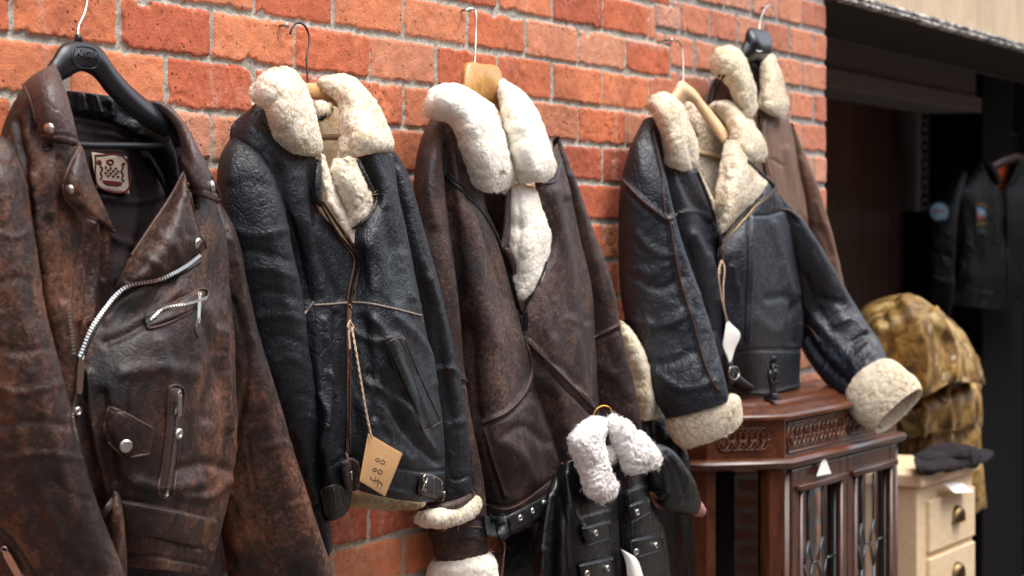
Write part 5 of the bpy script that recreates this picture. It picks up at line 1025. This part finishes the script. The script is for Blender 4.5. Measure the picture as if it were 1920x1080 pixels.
sleeve('right_sleeve', "1200 876 1214 832 186 18; 1208 900 1232 832 192 30; 1214 916 1252 838 196 36; 1230 950 1280 870 200 36; 1262 958 1296 902 202 30; 1284 964 1302 926 202 22", M['toy'], j6, surf=S6, amp=.004, seed=103, folds=F("1205 912, 1225 920, 1246 916 | 3 5; 1230 860, 1245 890, 1250 920 | 6 6; 1250 850, 1272 890, 1285 930 | 5 -4; 1220 930, 1240 940, 1250 930 | 4 -4; 1205 850, 1212 890 | 5 -5"))
sleeve('left_sleeve', "1040 906 1062 884 150 16; 1016 950 1052 948 148 28; 1002 1020 1044 1020 146 30; 998 1090 1040 1090 144 30; 998 1140 1040 1140 144 28", M['toy'], j6, surf=S6, amp=.005, seed=104, folds=F("1030 930, 1020 1000, 1018 1070 | 5 6; 1006 1020, 1030 1040 | 5 5"))
M['pinkrib'] = flat('pink_rib_knit', '#b07f7a', .9, 0, (300, .5), .2, .15)
sleeve('ribbed_cuff', "1284 962 1300 932 204 14; 1296 966 1309 936 204 16; 1308 968 1317 948 204 13", M['pinkrib'], j6, amp=0, surf=S6)
pillow('ribbed_cuff', R("1288 905 214, 1292 900 218, 1298 899 214; 1292 918 214, 1299 916 219, 1306 914 214; 1296 925 214, 1301 926 218, 1307 923 214"), M['pinkrib'], j6, th=4)
for rows in ([[(1090, 990), (1115, 983), (1142, 975)], [(1094, 1006), (1120, 1002), (1144, 992)], [(1100, 1023), (1124, 1018), (1145, 1009)]], [[(1175, 950), (1195, 941), (1215, 932)], [(1178, 965), (1198, 957), (1217, 946)], [(1182, 981), (1202, 972), (1219, 960)]],
             [[(1177, 1015), (1208, 1007), (1240, 999)], [(1180, 1032), (1210, 1024), (1242, 1015)], [(1185, 1048), (1214, 1040), (1243, 1030)]], [[(1085, 1060), (1116, 1052), (1147, 1045)], [(1089, 1076), (1120, 1070), (1149, 1062)], [(1094, 1092), (1122, 1086), (1151, 1078)]]):
    flap('pocket_flap', rows, S6, M['toy'], j6, off=3, th=3.5, surf2=S6)
    r = rows; e = [r[0][0], r[0][2], r[2][2], r[2][0], r[0][0]]; mb = MB(); cord(mb, e[2:4], S6, .0012, .0006); cord(mb, [r[0][2], r[2][2]], S6, .0012, .0006); cord(mb, [r[0][0], r[0][2]], S6, .0012, .0006); mb.build('flap_edge', M['trim'], j6)
for x, y in ((1116, 1000), (1194, 961), (1192, 1035), (1229, 1023), (1138, 1066), (1100, 1076)):
    disc('snap', x, y, S6, .0066, M['nickel'], j6, .001, prof=[(0, .0012), (.4, .001), (.5, .0024), (.8, .0028), (1, .0012), (1, -.001)])
pillow('fluffy_collar', R("""1092 802 200, 1106 788 208, 1122 782 210, 1140 788 200; 1070 832 208, 1088 818 232, 1108 814 236, 1130 824 208; 1076 862 212, 1094 850 236, 1112 846 238, 1132 856 212; 1090 898 214, 1106 892 238, 1124 888 238, 1146 894 214; 1099 926 214, 1116 926 234, 1134 924 234, 1158 914 214; 1112 938 214, 1124 942 224, 1138 940 224, 1154 926 214"""),
   M['fluff'], j6, th=11, wool=.005, seed=110, size=.013, fz=(200000, .0055, .00035), pw=4)
pillow('fluffy_collar', R("""1138 788 200, 1146 782 208, 1156 784 208, 1168 794 200; 1146 816 206, 1160 806 228, 1176 806 228, 1192 812 206; 1158 846 208, 1176 838 232, 1196 832 232, 1220 832 210; 1168 876 210, 1188 868 232, 1210 860 232, 1240 856 212; 1174 894 210, 1192 888 226, 1214 882 226, 1240 872 212"""),
   M['fluff'], j6, th=11, wool=.005, seed=111, size=.013, fz=(200000, .0055, .00035), pw=4)
pillow('fluffy_collar', R("1128 836 190, 1142 834 200, 1154 840 190; 1130 856 190, 1144 858 200, 1156 858 190; 1134 868 188, 1144 872 194, 1152 868 188"), M['fluff'], j6, th=8, wool=.004, seed=112, fz=(90000, .007, .0006))
rg = MB(); an = np.linspace(0.0, 2 * math.pi, 50); rg.tube(W(1130 + 17 * np.cos(an) - 3 * np.sin(an), 778 + 17 * np.sin(an), .19 + .012 * np.cos(an)), .0014, 8)
tag(rg.build('metal_ring', M['brass'], None), 'thin gold ring above the white fluffy collar of the small jacket', 'ring')
pt = thing('price_tag', 'white paper tag on the front of the small fluffy collared jacket', 'price tag', W(1185, 1080, .22), 'price tags')
pillow('card', R("1163 1028 208, 1166 1030 212, 1169 1034 210; 1172 1050 214, 1182 1044 222, 1192 1046 218; 1176 1076 214, 1190 1074 224, 1206 1080 218; 1180 1110 212, 1196 1110 220, 1214 1110 216"), M['paper'], pt, th=.8, res=4, pw=16, backth=1)
# ================================================================== display cabinet with canted corners, leaded doors
def sweep(mb, prof, plan):
    """prof: (out, z) ; plan: open polyline of (x, y), outward to the right-hand side"""
    plan = [np.array(p, float) for p in plan]; n = len(plan); nm = []
    for a, b in zip(plan[:-1], plan[1:]):
        d = (b - a) / np.linalg.norm(b - a); nm.append(np.array([d[1], -d[0]]))
    V = []
    for i in range(n):
        if i == 0: m = nm[0]
        elif i == n - 1: m = nm[-1]
        else:
            m = nm[i-1] + nm[i]; m = m / (m @ nm[i])
        V.append([(plan[i][0] + m[0] * o, plan[i][1] + m[1] * o, z) for o, z in prof])
    V = np.array(V); return mb.raw(V, gfaces(n, len(prof)))
X0, X1, YF, CN = 4.775, 5.560, -.25, .13
cab = thing('display_cabinet', 'dark mahogany display cabinet with carved frieze and leaded glass doors under the jacket sleeve', 'cabinet', ((X0 + X1) / 2, -.12, 0))
plan = [(X0 - CN, -.02), (X0 - CN, YF + CN), (X0, YF), (X1, YF), (X1 + CN, YF + CN), (X1 + CN, -.02)]
def ring(prof): 
    mb = MB(); sweep(mb, prof, plan); return mb
ZF0, ZF1, ZT = 1.146, 1.230, 1.264
mb = ring([(-.012, ZF0), (-.012, ZF1)]); mb.build('frieze', M['mahogh'], cab, False)
mb = ring([(-.02, ZF1 - .001), (.003, ZF1 - .001), (.004, ZF1 + .004), (.002, ZF1 + .008), (-.010, ZF1 + .011), (-.022, ZF1 + .018), (-.04, ZF1 + .023), (-.055, ZF1 + .025), (-.058, ZF1 + .029), (-.066, ZF1 + .031), (-.074, ZT), (-.12, ZT)])
o = autosmooth(mb.build('top_moulding', M['mahogh'], cab), 50)
mb = MB(); inner = [(X0 - CN + .075, -.02), (X0 - CN + .075, YF + CN + .03), (X0 + .03, YF + .075), (X1 - .03, YF + .075), (X1 + CN - .075, YF + CN + .03), (X1 + CN - .075, -.02)]
k = len(inner); mb.raw([(x, y, ZT - .001) for x, y in inner] + [(x, y, ZT - .03) for x, y in inner], [tuple(range(k)), tuple(range(2 * k - 1, k - 1, -1))] + [(i, i + k, (i + 1) % k + k, (i + 1) % k) for i in range(k)]); mb.build('top_board', M['mahogh'], cab, False)
mb = ring([(-.014, ZF0 - .022), (.002, ZF0 - .020), (.010, ZF0 - .012), (.012, ZF0 - .006), (.008, ZF0), (-.002, ZF0 + .003), (-.014, ZF0 + .004)]); autosmooth(mb.build('cornice', M['mahogh'], cab), 50)
# carved fretwork on the frieze
mb = MB(); zc = (ZF0 + ZF1) / 2 + .002; hw = .028; y = YF + .0125 - .002
def fret(mb, a, b, n):
    a = np.array(a, float); b = np.array(b, float); L = np.linalg.norm(b - a); d = (b - a) / L
    def pt(s, z): return np.array([*(a + d * s), z])
    for i in range(n):
        c = (i + .5) * L / n; w_ = L / n
        for sg in (-1, 1):
            th = np.linspace(0, 2 * math.pi, 25); mb.tube(np.array([pt(c + sg * w_ * .25 + math.cos(t) * w_ * .48, zc + math.sin(t) * hw * .8) for t in th]), .0018, 5)
        mb.tube(np.array([pt(c - w_ * .5, zc), pt(c, zc + hw * .9), pt(c + w_ * .5, zc)]), .0016, 5); mb.tube(np.array([pt(c - w_ * .5, zc), pt(c, zc - hw * .9), pt(c + w_ * .5, zc)]), .0016, 5)
fret(mb, (X0 + .03, y), (X0 + .37, y), 6); fret(mb, (X0 + .42, y), (X1 - .03, y), 7)
mb.build('carved_fretwork', M['mahogh'], cab); mb = MB(); fret(mb, (X0 - CN + .03, YF + CN + .012 - .028), (X0 - .03, YF + .012 + .028), 4)
mb.build('carved_fretwork', M['mahogh'], cab)
mb = MB()
for a, b in (((X0 + .022, y), (X1 - .022, y)),):
    for z in (ZF0 + .012, ZF1 - .008): mb.tube([(a[0], a[1], z), (b[0], b[1], z)], .0018, 6)
mb.tube([(X0 + .022, y, ZF0 + .012), (X0 + .022, y, ZF1 - .008)], .0018, 6); mb.build('panel_bead', M['mahogh'], cab)
# posts, plinth, shelves, cant panels
def prism(mb, pts, z0, z1):
    k = len(pts); return mb.raw([(x, y, z0) for x, y in pts] + [(x, y, z1) for x, y in pts], [tuple(range(k - 1, -1, -1)), tuple(range(k, 2 * k))] + [(i, (i + 1) % k, (i + 1) % k + k, i + k) for i in range(k)])
c7 = .7071
for (cx, sg) in ((X0, 1), (X1, -1)):
    mb = MB(); prism(mb, [(cx, YF + .012), (cx + sg * .03, YF + .012), (cx + sg * .03, YF + .04), (cx - sg * .018, YF + .056), (cx - sg * .032 * c7, YF + .012 + .032 * c7)][::sg], 0.1, ZF0 - .021)
    mb.build('corner_post', M['mahog'], cab, False); mb = MB(); bx_ = cx - sg * CN; prism(mb, [(bx_ + sg * .012, YF + CN + .006), (bx_ + sg * .026, YF + CN - .008), (bx_ + sg * .040, YF + CN + .010), (bx_ + sg * .05, YF + CN + .05), (bx_ + sg * .012, YF + CN + .05)][::-sg], 0.1, ZF0 - .021)
    mb.build('side_post', M['mahog'], cab, False); mb = MB(); mb.box((min(bx_ + sg * .012, bx_ + sg * .04), -.05, .1), (max(bx_ + sg * .012, bx_ + sg * .04), -.02, ZF0 - .021)); mb.build('back_post', M['mahog'], cab, False)
mb = MB()
for cx in (X0, X1):
    sg = 1 if cx == X0 else -1
    for dx in (.006, .015, .024): mb.tube([(cx + sg * dx, YF + .011, .12), (cx + sg * dx, YF + .011, ZF0 - .03)], .0028, 8)
mb.build('reeded_edge', M['mahog'], cab)
mb = ring([(-.03, .0), (.0, 0.0), (.0, .09), (-.008, .1), (-.03, .1)]); mb.build('plinth', M['mahogh'], cab, False)
for z in (.62, .13):
    mb = MB(); prism(mb, [(X0 - CN + .03, -.03), (X0 - CN + .03, YF + CN + .03), (X0 + .02, YF + .06), (X1 - .02, YF + .06), (X1 + CN - .03, YF + CN + .03), (X1 + CN - .03, -.03)], z, z + .018); mb.build('shelf', M['mahogh'], cab, False)
for sg, cx in ((1, X0), (-1, X1)):
    mb = MB(); a = np.array([cx - sg * .035, YF + .055]); b = np.array([cx - sg * (CN - .05), YF + CN - .04]); mb.raw([(a[0], a[1], .1), (b[0], b[1], .1), (b[0], b[1], ZF0 - .02), (a[0], a[1], ZF0 - .02)], [(0, 1, 2, 3)]); mb.build('side_glass', M['glass'], cab, False)
# doors
XM = (X0 + .03 + X1 - .03) / 2
for (a, b) in ((X0 + .031, XM - .0015), (XM + .0015, X1 - .031)):
    st = .048; zt = ZF0 - .024; zb = .11; rt = .045; rb = .08
    mb = MB(); mb.box((a, YF + .004, zb), (a + st, YF + .026, zt), .003); mb.box((b - st, YF + .004, zb), (b, YF + .026, zt), .003)
    mb.box((a + st, YF + .005, zt - rt), (b - st, YF + .026, zt), .002); mb.box((a + st, YF + .005, zb), (b - st, YF + .026, zb + rb), .002)
    d = mb.build('door', M['mahog'], cab, False)
    i0, i1, j0, j1 = a + st, b - st, zb + rb, zt - rt
    mb = MB()
    for p, q in (((i0, j1), (i1, j1)), ((i0, j0), (i1, j0)), ((i0, j0), (i0, j1)), ((i1, j0), (i1, j1))):
        mb.tube([(p[0], YF + .003, p[1]), (q[0], YF + .003, q[1])], .006, 8)
    mb.box((i0 - .03, YF - .008, j1 - .002), (i1 + .03, YF + .008, j1 + .012), .004)
    mb.build('door_bead', M['mahog'], d)
    yg = YF + .016; Wd = i1 - i0; x1, x2 = i0 + Wd * .33, i0 + Wd * .67
    zk = j1 - .118; zd = zk - .05; zl = zd - .055
    mb = MB(); L = lambda p, q, r=.0028: mb.tube([(p[0], yg, p[1]), (q[0], yg, q[1])], r, 6)
    L((x1, j1), (x1, zk)); L((x2, j1), (x2, zk)); dw = Wd * .10
    for xx in (x1, x2):
        L((xx, zk), (xx - dw, zd)); L((xx, zk), (xx + dw, zd)); L((xx - dw, zd), (xx, zl)); L((xx + dw, zd), (xx, zl)); L((xx, zl), (xx, j0))
    L((i0, zd), (x1 - dw, zd)); L((x1 + dw, zd), (x2 - dw, zd)); L((x2 + dw, zd), (i1, zd)); L((i0, j1 - .004), (i1, j1 - .004)); L((i0 + .003, j0), (i0 + .003, j1)); L((i1 - .003, j0), (i1 - .003, j1))
    mb.build('lead_came', M['lead'], d)
    mb = MB(); mb.raw([(i0, yg + .002, j0), (i1, yg + .002, j0), (i1, yg + .002, j1), (i0, yg + .002, j1)], [(0, 1, 2, 3)]); mb.build('pane', M['glass'], d, False)
    for xx, mm in ((x1, 'pinkg'), (x2, 'amber')):
        mb = MB(); mb.raw([(xx, yg - .001, zk), (xx - dw, yg - .001, zd), (xx, yg - .001, zl), (xx + dw, yg - .001, zd)], [(0, 1, 2, 3)]); mb.build('coloured_diamond', M[mm], d, False, label='pale pink glass diamond' if mm == 'pinkg' else 'amber glass diamond')
    mb = MB(); mb.lathe((b - .024 if b < XM else a + .024, YF + .004, .62), (0, -1, 0), [(0, 0), (.008, 0), (.008, .003), (.004, .006), (.010, .016), (.006, .022), (0, .023)], 14); mb.build('knob', M['brass'], d)
# paper triangle hung on the left door
tq = MB(); lamp = YF + .002
def px_on(yp, x, y): return W(x, y, -yp)
mb = MB(); A, B_, C_ = (px_on(YF - .004, 1545, 853), px_on(YF - .009, 1531, 893), px_on(YF - .009, 1558, 888)); D = np.array([0, -.0008, 0])
mb.raw([A, B_, C_, A + D, B_ + D, C_ + D], [(0, 1, 2), (5, 4, 3), (0, 3, 4, 1), (1, 4, 5, 2), (2, 5, 3, 0)]); tag(mb.build('paper_note', M['paper'], None, False), 'small white paper triangle stuck on the left leaded door', 'paper')

# figurine: standing bird-headed figure with a disc between horns, black
fg = None; mb = MB(); base = W(1448, 744, .19); bx, by, bz = base[0], base[1], ZT + .0015; s = .001
mb.box((bx - .017, by - .014, bz), (bx + .017, by + .014, bz + .007), .001)
def sk(pts, r): mb.tube(np.array(pts) * [1.25, 1.25, 1] + [bx, by, 0], np.array(r) * 1.3, 10)
for sx in (-.006, .006):
    sk([(sx, 0, bz + .006), (sx, -.001, bz + .012), (sx * .9, 0, bz + .028), (sx * .8, .001, bz + .044)], [.0046, .0032, .0036, .0046])
    sk([(sx, -.008, bz + .0085), (sx, .002, bz + .009)], [.003, .0035])
sk([(0, 0, bz + .040), (0, 0, bz + .046), (0, -.001, bz + .058), (0, 0, bz + .064)], [.008, .0075, .0095, .006])
for sx in (-1, 1): sk([(sx * .010, 0, bz + .061), (sx * .0135, 0, bz + .050), (sx * .012, -.002, bz + .036), (sx * .011, -.004, bz + .030)], [.0034, .003, .0025, .0028])
sk([(0, 0, bz + .062), (0, -.001, bz + .070), (0, -.001, bz + .074)], [.0042, .0056, .004]); sk([(0, -.004, bz + .070), (0, -.010, bz + .068)], [.003, .0012])
for sx in (-1, 1): sk([(sx * .003, 0, bz + .073), (sx * .011, 0, bz + .077), (sx * .014, 0, bz + .083)], [.0018, .0016, .0008]); sk([(sx * .006, -.003, bz + .069), (sx * .007, -.004, bz + .060)], [.0022, .0018])
mb.lathe((bx, by - .003, bz + .083), (-.6, -.8, 0), [(0, -.002), (.007, -.002), (.0085, 0), (.007, .002), (0, .002)], 20)
tag(mb.build('figurine', flat('black_cast_figure', '#15151a', .35, .2), None), 'small black standing figurine with horns and a disc on its head on the cabinet top', 'figurine')

# ================================================================== cream chest of drawers
M['oldbrass'] = flat('tarnished_brass', '#6f5c3e', .35, 1.0, (200, .2), .5, .3)
cx0, cx1, cy = 6.02, 6.535, -.15; zt = 1.005
ch = thing('chest_of_drawers', 'cream painted chest of drawers with brass cup handles right of the cabinet', 'drawers', ((cx0 + cx1) / 2, .1, 0))
mb = MB(); mb.box((cx0, cy, 0), (cx1, cy + .42, zt - .035), .004); mb.build('carcass', M['pine'], ch, False)
mb = MB(); mb.box((cx0 - .015, cy - .018, zt - .034), (cx1 + .01, cy + .44, zt), .006); mb.build('top', M['pine'], ch, False)
z = zt - .075
for i in range(5):
    z1_, z0_ = z, z - .135
    mb = MB(); mb.box((cx0 + .075, cy - .012, z0_), (cx1 - .012, cy + .01, z1_), .004); d = mb.build('drawer', M['pine'], ch, False)
    hx, hz = (cx0 + cx1) / 2 + .055, (z0_ + z1_) / 2 + .0; mb = MB()
    an = np.linspace(0, math.pi, 14); 
    pr = []
    for u in np.linspace(0, 1, 8):
        pr.append([(hx + .040 * math.cos(a) * math.cos(u * 1.45), cy - .012 - .024 * math.sin(u * 1.5) , hz - .008 + .042 * math.sin(a) * math.cos(u * .9) ) for a in an])
    mb.raw(np.array(pr), gfaces(8, 14)); mb.tube([(hx - .044, cy - .013, hz - .010), (hx + .044, cy - .013, hz - .010)], .004, 8); mb.build('cup_handle', M['oldbrass'], d)
    z -= .15
mb = MB(); a = W(1768, 906, .168); b = W(1806, 905, .168); c = W(1826, 922, .19); d = W(1790, 924, .20); D = np.array([0, 0, -.001]); mb.raw([a, b, c, d, a + D, b + D, c + D, d + D], [(0, 1, 2, 3), (7, 6, 5, 4), (0, 4, 5, 1), (1, 5, 6, 2), (2, 6, 7, 3), (3, 7, 4, 0)])
tag(mb.build('paper_note', M['paper'], None, False), 'white paper label stuck out from the top drawer of the cream chest', 'paper')
M['darkcloth'] = flat('dark_felt', '#211b1e', .9, 0, (60, .6), .2, .4)
sf = thing('folded_cloth', 'dark folded cloth lying on top of the cream chest of drawers', 'cloth', W(1780, 880, .15))
pillow('lower_fold', R("1716 856 110, 1760 850 130, 1800 848 130, 1842 846 90; 1714 868 160, 1765 866 180, 1810 860 180, 1862 852 130; 1722 884 170, 1764 878 196, 1806 870 190, 1856 862 150; 1736 890 172, 1768 884 198, 1804 876 192, 1846 868 160"), M['darkcloth'], sf, th=7, amp=.012, seed=120, pw=6)
pillow('upper_fold', R("1730 846 110, 1765 842 130, 1800 838 130, 1826 842 100; 1726 856 150, 1768 852 176, 1806 846 176, 1836 850 130; 1730 868 160, 1768 864 186, 1806 857 186, 1840 858 146"), M['darkcloth'], sf, th=7, amp=.014, seed=121, pw=6)

# ================================================================== brocade cloth heap
def brocade():
    n = NM('gold_brocade'); v = n.coord(); wv = n.warp(v, 14, .05)
    a = n.noise(wv, 16, 3, .55, .6); b = n.voro(wv, 10, 'F1'); c = n.noise(v, 5, 3, .5); f = n.noise(v, 120, 3, .7)
    col = n.ramp(a, [(.36, lin('#4d3517')), (.48, lin('#8f6c36')), (.58, lin('#b9924f')), (.66, lin('#cbb37c'))])
    fl = n.ramp(n.math('ADD', b, n.math('MULTIPLY', a, .25)), [(.17, lin('#b5602c')), (.22, lin('#c9742f')), (.25, lin('#d8cbb0')), (.31, lin('#cdbb95')), (.35, lin('#54391b')), (.40, lin('#8f6c36'))])
    col = n.mix(n.ramp(n.math('ADD', b, n.math('MULTIPLY', a, .25)), [(.38, .85), (.44, 0.0)]), col, fl)
    col = n.mix(n.ramp(c, [(.5, 0.0), (.62, .5)]), col, lin('#6d5226'))
    col = n.mix(n.math('MULTIPLY', n.ramp(f, [(.45, 1.0), (.6, 0.0)]), .3), col, lin('#4d3a1c'))
    n.set(Base_Color=col, Roughness=.55, Normal=n.bump(f, .5, .003), Specular_IOR_Level=.4); return n.m
M['brocade'] = brocade()
bc = thing('brocade_cloth', 'heap of gold, orange and white brocade cloth draped behind the cream chest', 'cloth', W(1740, 1000, -.3))
SB = Surf()
pillow('upper_drape', R("""1600 600 -260, 1625 572 -230, 1665 556 -200, 1705 552 -190, 1745 572 -190, 1775 600 -220; 1612 640 -170, 1650 605 -110, 1700 585 -60, 1745 592 -50, 1790 615 -70, 1815 640 -120; 1640 690 -150, 1680 655 -80, 1720 640 -30, 1760 642 -20, 1800 655 -40, 1832 680 -110; 1665 735 -150, 1700 705 -70, 1735 690 -20, 1775 685 -10, 1815 690 -30, 1846 718 -100;
 1690 770 -150, 1715 748 -80, 1745 738 -20, 1780 720 -10, 1818 716 -30, 1846 722 -100"""),
   M['brocade'], bc, th=6, res=4, amp=.010, pw=12, seed=130, folds=F("""1660 600, 1680 680, 1705 765 | 9 -34; 1690 575, 1720 650, 1735 750 | 7 26; 1715 580, 1750 660, 1758 740 | 6 -30; 1745 590, 1775 650, 1782 720 | 6 28; 1765 600, 1805 650, 1812 715 | 6 -26; 1640 640, 1670 700, 1690 760 | 7 24; 1800 640, 1830 690, 1836 720 | 5 20; 1620 620, 1650 650 | 7 -18"""), surf=SB)
for nm, rr, sd_ in (('middle_flounce', "1668 730 -230, 1720 745 -150, 1775 722 -130, 1838 716 -170; 1680 765 -190, 1730 765 -110, 1785 750 -100, 1840 745 -140; 1692 800 -190, 1740 792 -110, 1790 790 -100, 1842 778 -140; 1705 822 -200, 1745 812 -120, 1792 806 -110, 1842 800 -150", 131),
                   ('lower_flounce', "1680 780 -250, 1730 780 -180, 1785 770 -160, 1836 765 -190; 1690 840 -240, 1740 840 -160, 1790 835 -150, 1840 840 -180; 1700 900 -240, 1750 900 -160, 1800 900 -150, 1846 910 -180; 1720 980 -240, 1765 975 -170, 1810 965 -160, 1850 952 -190", 132)):
    pillow(nm, R(rr), M['brocade'], bc, th=6, res=4, amp=.009, pw=12, seed=sd_, folds=F("1705 740, 1715 840, 1725 950 | 5 -26; 1722 740, 1738 840, 1745 940 | 5 24; 1745 740, 1758 830, 1765 940 | 5 -26; 1765 730, 1775 830, 1785 930 | 5 24; 1785 730, 1795 830, 1805 930 | 5 -24; 1805 720, 1815 830, 1822 930 | 5 22; 1822 720, 1832 830, 1838 930 | 4 -20"))

# ================================================================== black bomber jacket in the doorway
M['nylon'] = leather('black_nylon', '#040406', '#060608', '#0a0a0e', .6, .8, (.34, .44), 900, 200, .05, .05, (1, 1, .7), .08, wb=.8)
hb = thing('coat_hanger', 'black hanger half hidden in the bomber jacket with the orange lining', 'hanger', W(1900, 270, .02), 'coat hangers')
pillow('hanger_frame', R("1850 312 -470, 1852 318 -470, 1854 324 -470; 1880 292 -465, 1882 302 -462, 1884 312 -465; 1905 286 -462, 1906 296 -458, 1907 306 -462; 1930 296 -462, 1930 306 -458, 1930 316 -462; 1960 318 -465, 1960 326 -462, 1960 332 -465"), M['mahog'], hb, th=8, res=4)
hook('wire_hook', '1886 262 -480.0, 1892 252 -478.0, 1902 252 -475.0, 1907 264 -470.0, 1904 278 -465.0, 1904 292 -462.0', M['gun'], None, .003, hb)
bj = thing('bomber_jacket', 'black nylon bomber jacket with orange lining and round badges, hanging in the dark doorway', 'jacket', W(1860, 575, 0))
SBJ = Surf()
M['orange'] = flat('orange_lining', '#e8641e', .6, 0, (40, .4), .4, .2)
patch('lining', R("1850 305 -490, 1880 300 -490, 1910 305 -488; 1856 330 -488, 1882 330 -486, 1906 330 -484; 1868 352 -480, 1882 356 -478, 1898 352 -478"), M['orange'], bj, amp=.004, seed=140)
patch('left_front', R("""1800 322 -510, 1830 308 -480, 1858 306 -466; 1778 345 -510, 1820 345 -450, 1872 350 -442; 1780 400 -500, 1830 400 -430, 1884 400 -430; 1780 480 -500, 1830 480 -424, 1886 480 -428; 1780 540 -500, 1830 545 -428, 1887 548 -430; 1790 572 -500, 1840 578 -446, 1888 580 -446"""), M['nylon'], bj, amp=.008, seed=141, surf=SBJ, folds=F("1800 360, 1810 440, 1800 520 | 8 10; 1840 440, 1850 500, 1845 560 | 8 9; 1820 540, 1860 545 | 5 -8"))
patch('right_front', R("""1906 306 -460, 1940 308 -460, 1980 330 -480; 1890 350 -440, 1940 350 -426, 2000 350 -460; 1886 400 -428, 1950 400 -410, 2020 400 -450; 1888 480 -426, 1960 480 -406, 2040 480 -450; 1889 548 -430, 1960 548 -414, 2040 548 -450; 1890 580 -444, 1960 585 -434, 2030 582 -470"""), M['nylon'], bj, amp=.008, seed=142, surf=SBJ)
sleeve('left_sleeve', "1790 330 1812 322 -490.0 20; 1756 352 1806 350 -480.0 40; 1742 390 1798 390 -475.0 46; 1736 440 1792 440 -472.0 46; 1732 500 1788 500 -472.0 46; 1730 560 1786 560 -472.0 44; 1736 592 1780 592 -472.0 36", M['nylon'], bj, amp=.01, seed=143, surf=SBJ, folds=F("1750 430, 1775 440 | 6 4; 1745 470, 1775 480 | 6 -4; 1745 520, 1770 530 | 6 4"))
pillow('knit_collar', R("1846 306 -464, 1852 300 -458, 1860 304 -462; 1858 326 -454, 1864 322 -446, 1872 328 -452; 1868 346 -446, 1875 348 -440, 1880 352 -446"), M['nylon'], bj, th=8); pillow('knit_collar', R("1902 304 -458, 1910 300 -452, 1918 306 -458; 1894 328 -450, 1902 326 -442, 1910 332 -450; 1886 350 -442, 1892 352 -438, 1898 350 -444"), M['nylon'], bj, th=8)
def badge(name, x, y, r, col, ring_, surf, parent, extra, label):
    p, n = surf.hit(x, y); n = n * .35 - FW * .65; n /= np.linalg.norm(n); p = p + n * .006
    mb = MB(); mb.lathe(p, n, [(0, .0022), (r * .95, .0022), (r, -.004), (0, -.004)], 28); o = mb.build(name, col, parent, label=label); u = np.cross(n, [0, 0, 1.]); u /= np.linalg.norm(u); u *= np.sign(u @ RT); vv = np.cross(u, n); vv *= np.sign(vv[2]); c = p + n * .0036
    for nm, pts, m, rr in extra:
        mb = MB()
        for L in pts: mb.tube(np.array([c + u * a * r + vv * b * r for a, b in L]), rr, 5)
        mb.build(nm, m, o)
arc = lambda a0, a1, q=1.0: [(q * math.cos(math.radians(t)), q * math.sin(math.radians(t))) for t in np.linspace(a0, a1, 14)]
red = flat('red_thread', '#a03a38', .9); yel = flat('yellow_thread', '#b08a3c', .9); wht = flat('white_thread', '#c8c4c0', .9); blu = flat('pale_blue_patch', '#7d9fb0', .9); dk_ = flat('dark_thread', '#22252c', .9)
badge('sleeve_badge', 1761, 398, .036, blu, None, SBJ, bj, [('badge_rim', [arc(0, 360)], dk_, .003), ('badge_stroke', [[(-.55, -.1), (-.2, .1), (.1, 0), (.5, .12)], [(-.45, .12), (0, .2)]], red, .0026)], 'round pale blue sleeve badge')
badge('chest_badge', 1834, 402, .028, blu, None, SBJ, bj, [('badge_lower_half', [[(-.7, -.45), (.7, -.45)], [(-.6, -.65), (.6, -.65)], [(-.8, -.25), (-.3, -.3)], [(.3, -.3), (.8, -.25)]], red, .004), ('badge_figure', [[(0, -.5), (0, .4)], [(-.3, .1), (.3, .2)]], wht, .004), ('badge_rocker', [arc(40, 140, 1.35), arc(235, 305, 1.35)], yel, .003)], 'round chest badge with yellow rockers, pale sky and red lower half')
piping('front_zip', ["1886 352, 1887 420, 1888 500, 1889 575"], SBJ, M['gun'], bj, .003, .003)

tag(pillow('dark_backing_sheet', R("1250 850 22, 1330 850 34, 1400 850 40, 1494 850 36; 1250 960 22, 1330 960 34, 1400 960 40, 1494 960 36; 1250 1120 22, 1330 1120 34, 1400 1120 40, 1494 1120 36"), M['darkcloth'], None, th=8, amp=.008, seed=151), 'dark sheet added against the wall to imitate the shade behind the cabinet side glass', 'cloth')  # added sheet, its dark colour stands in for shade inside the cabinet
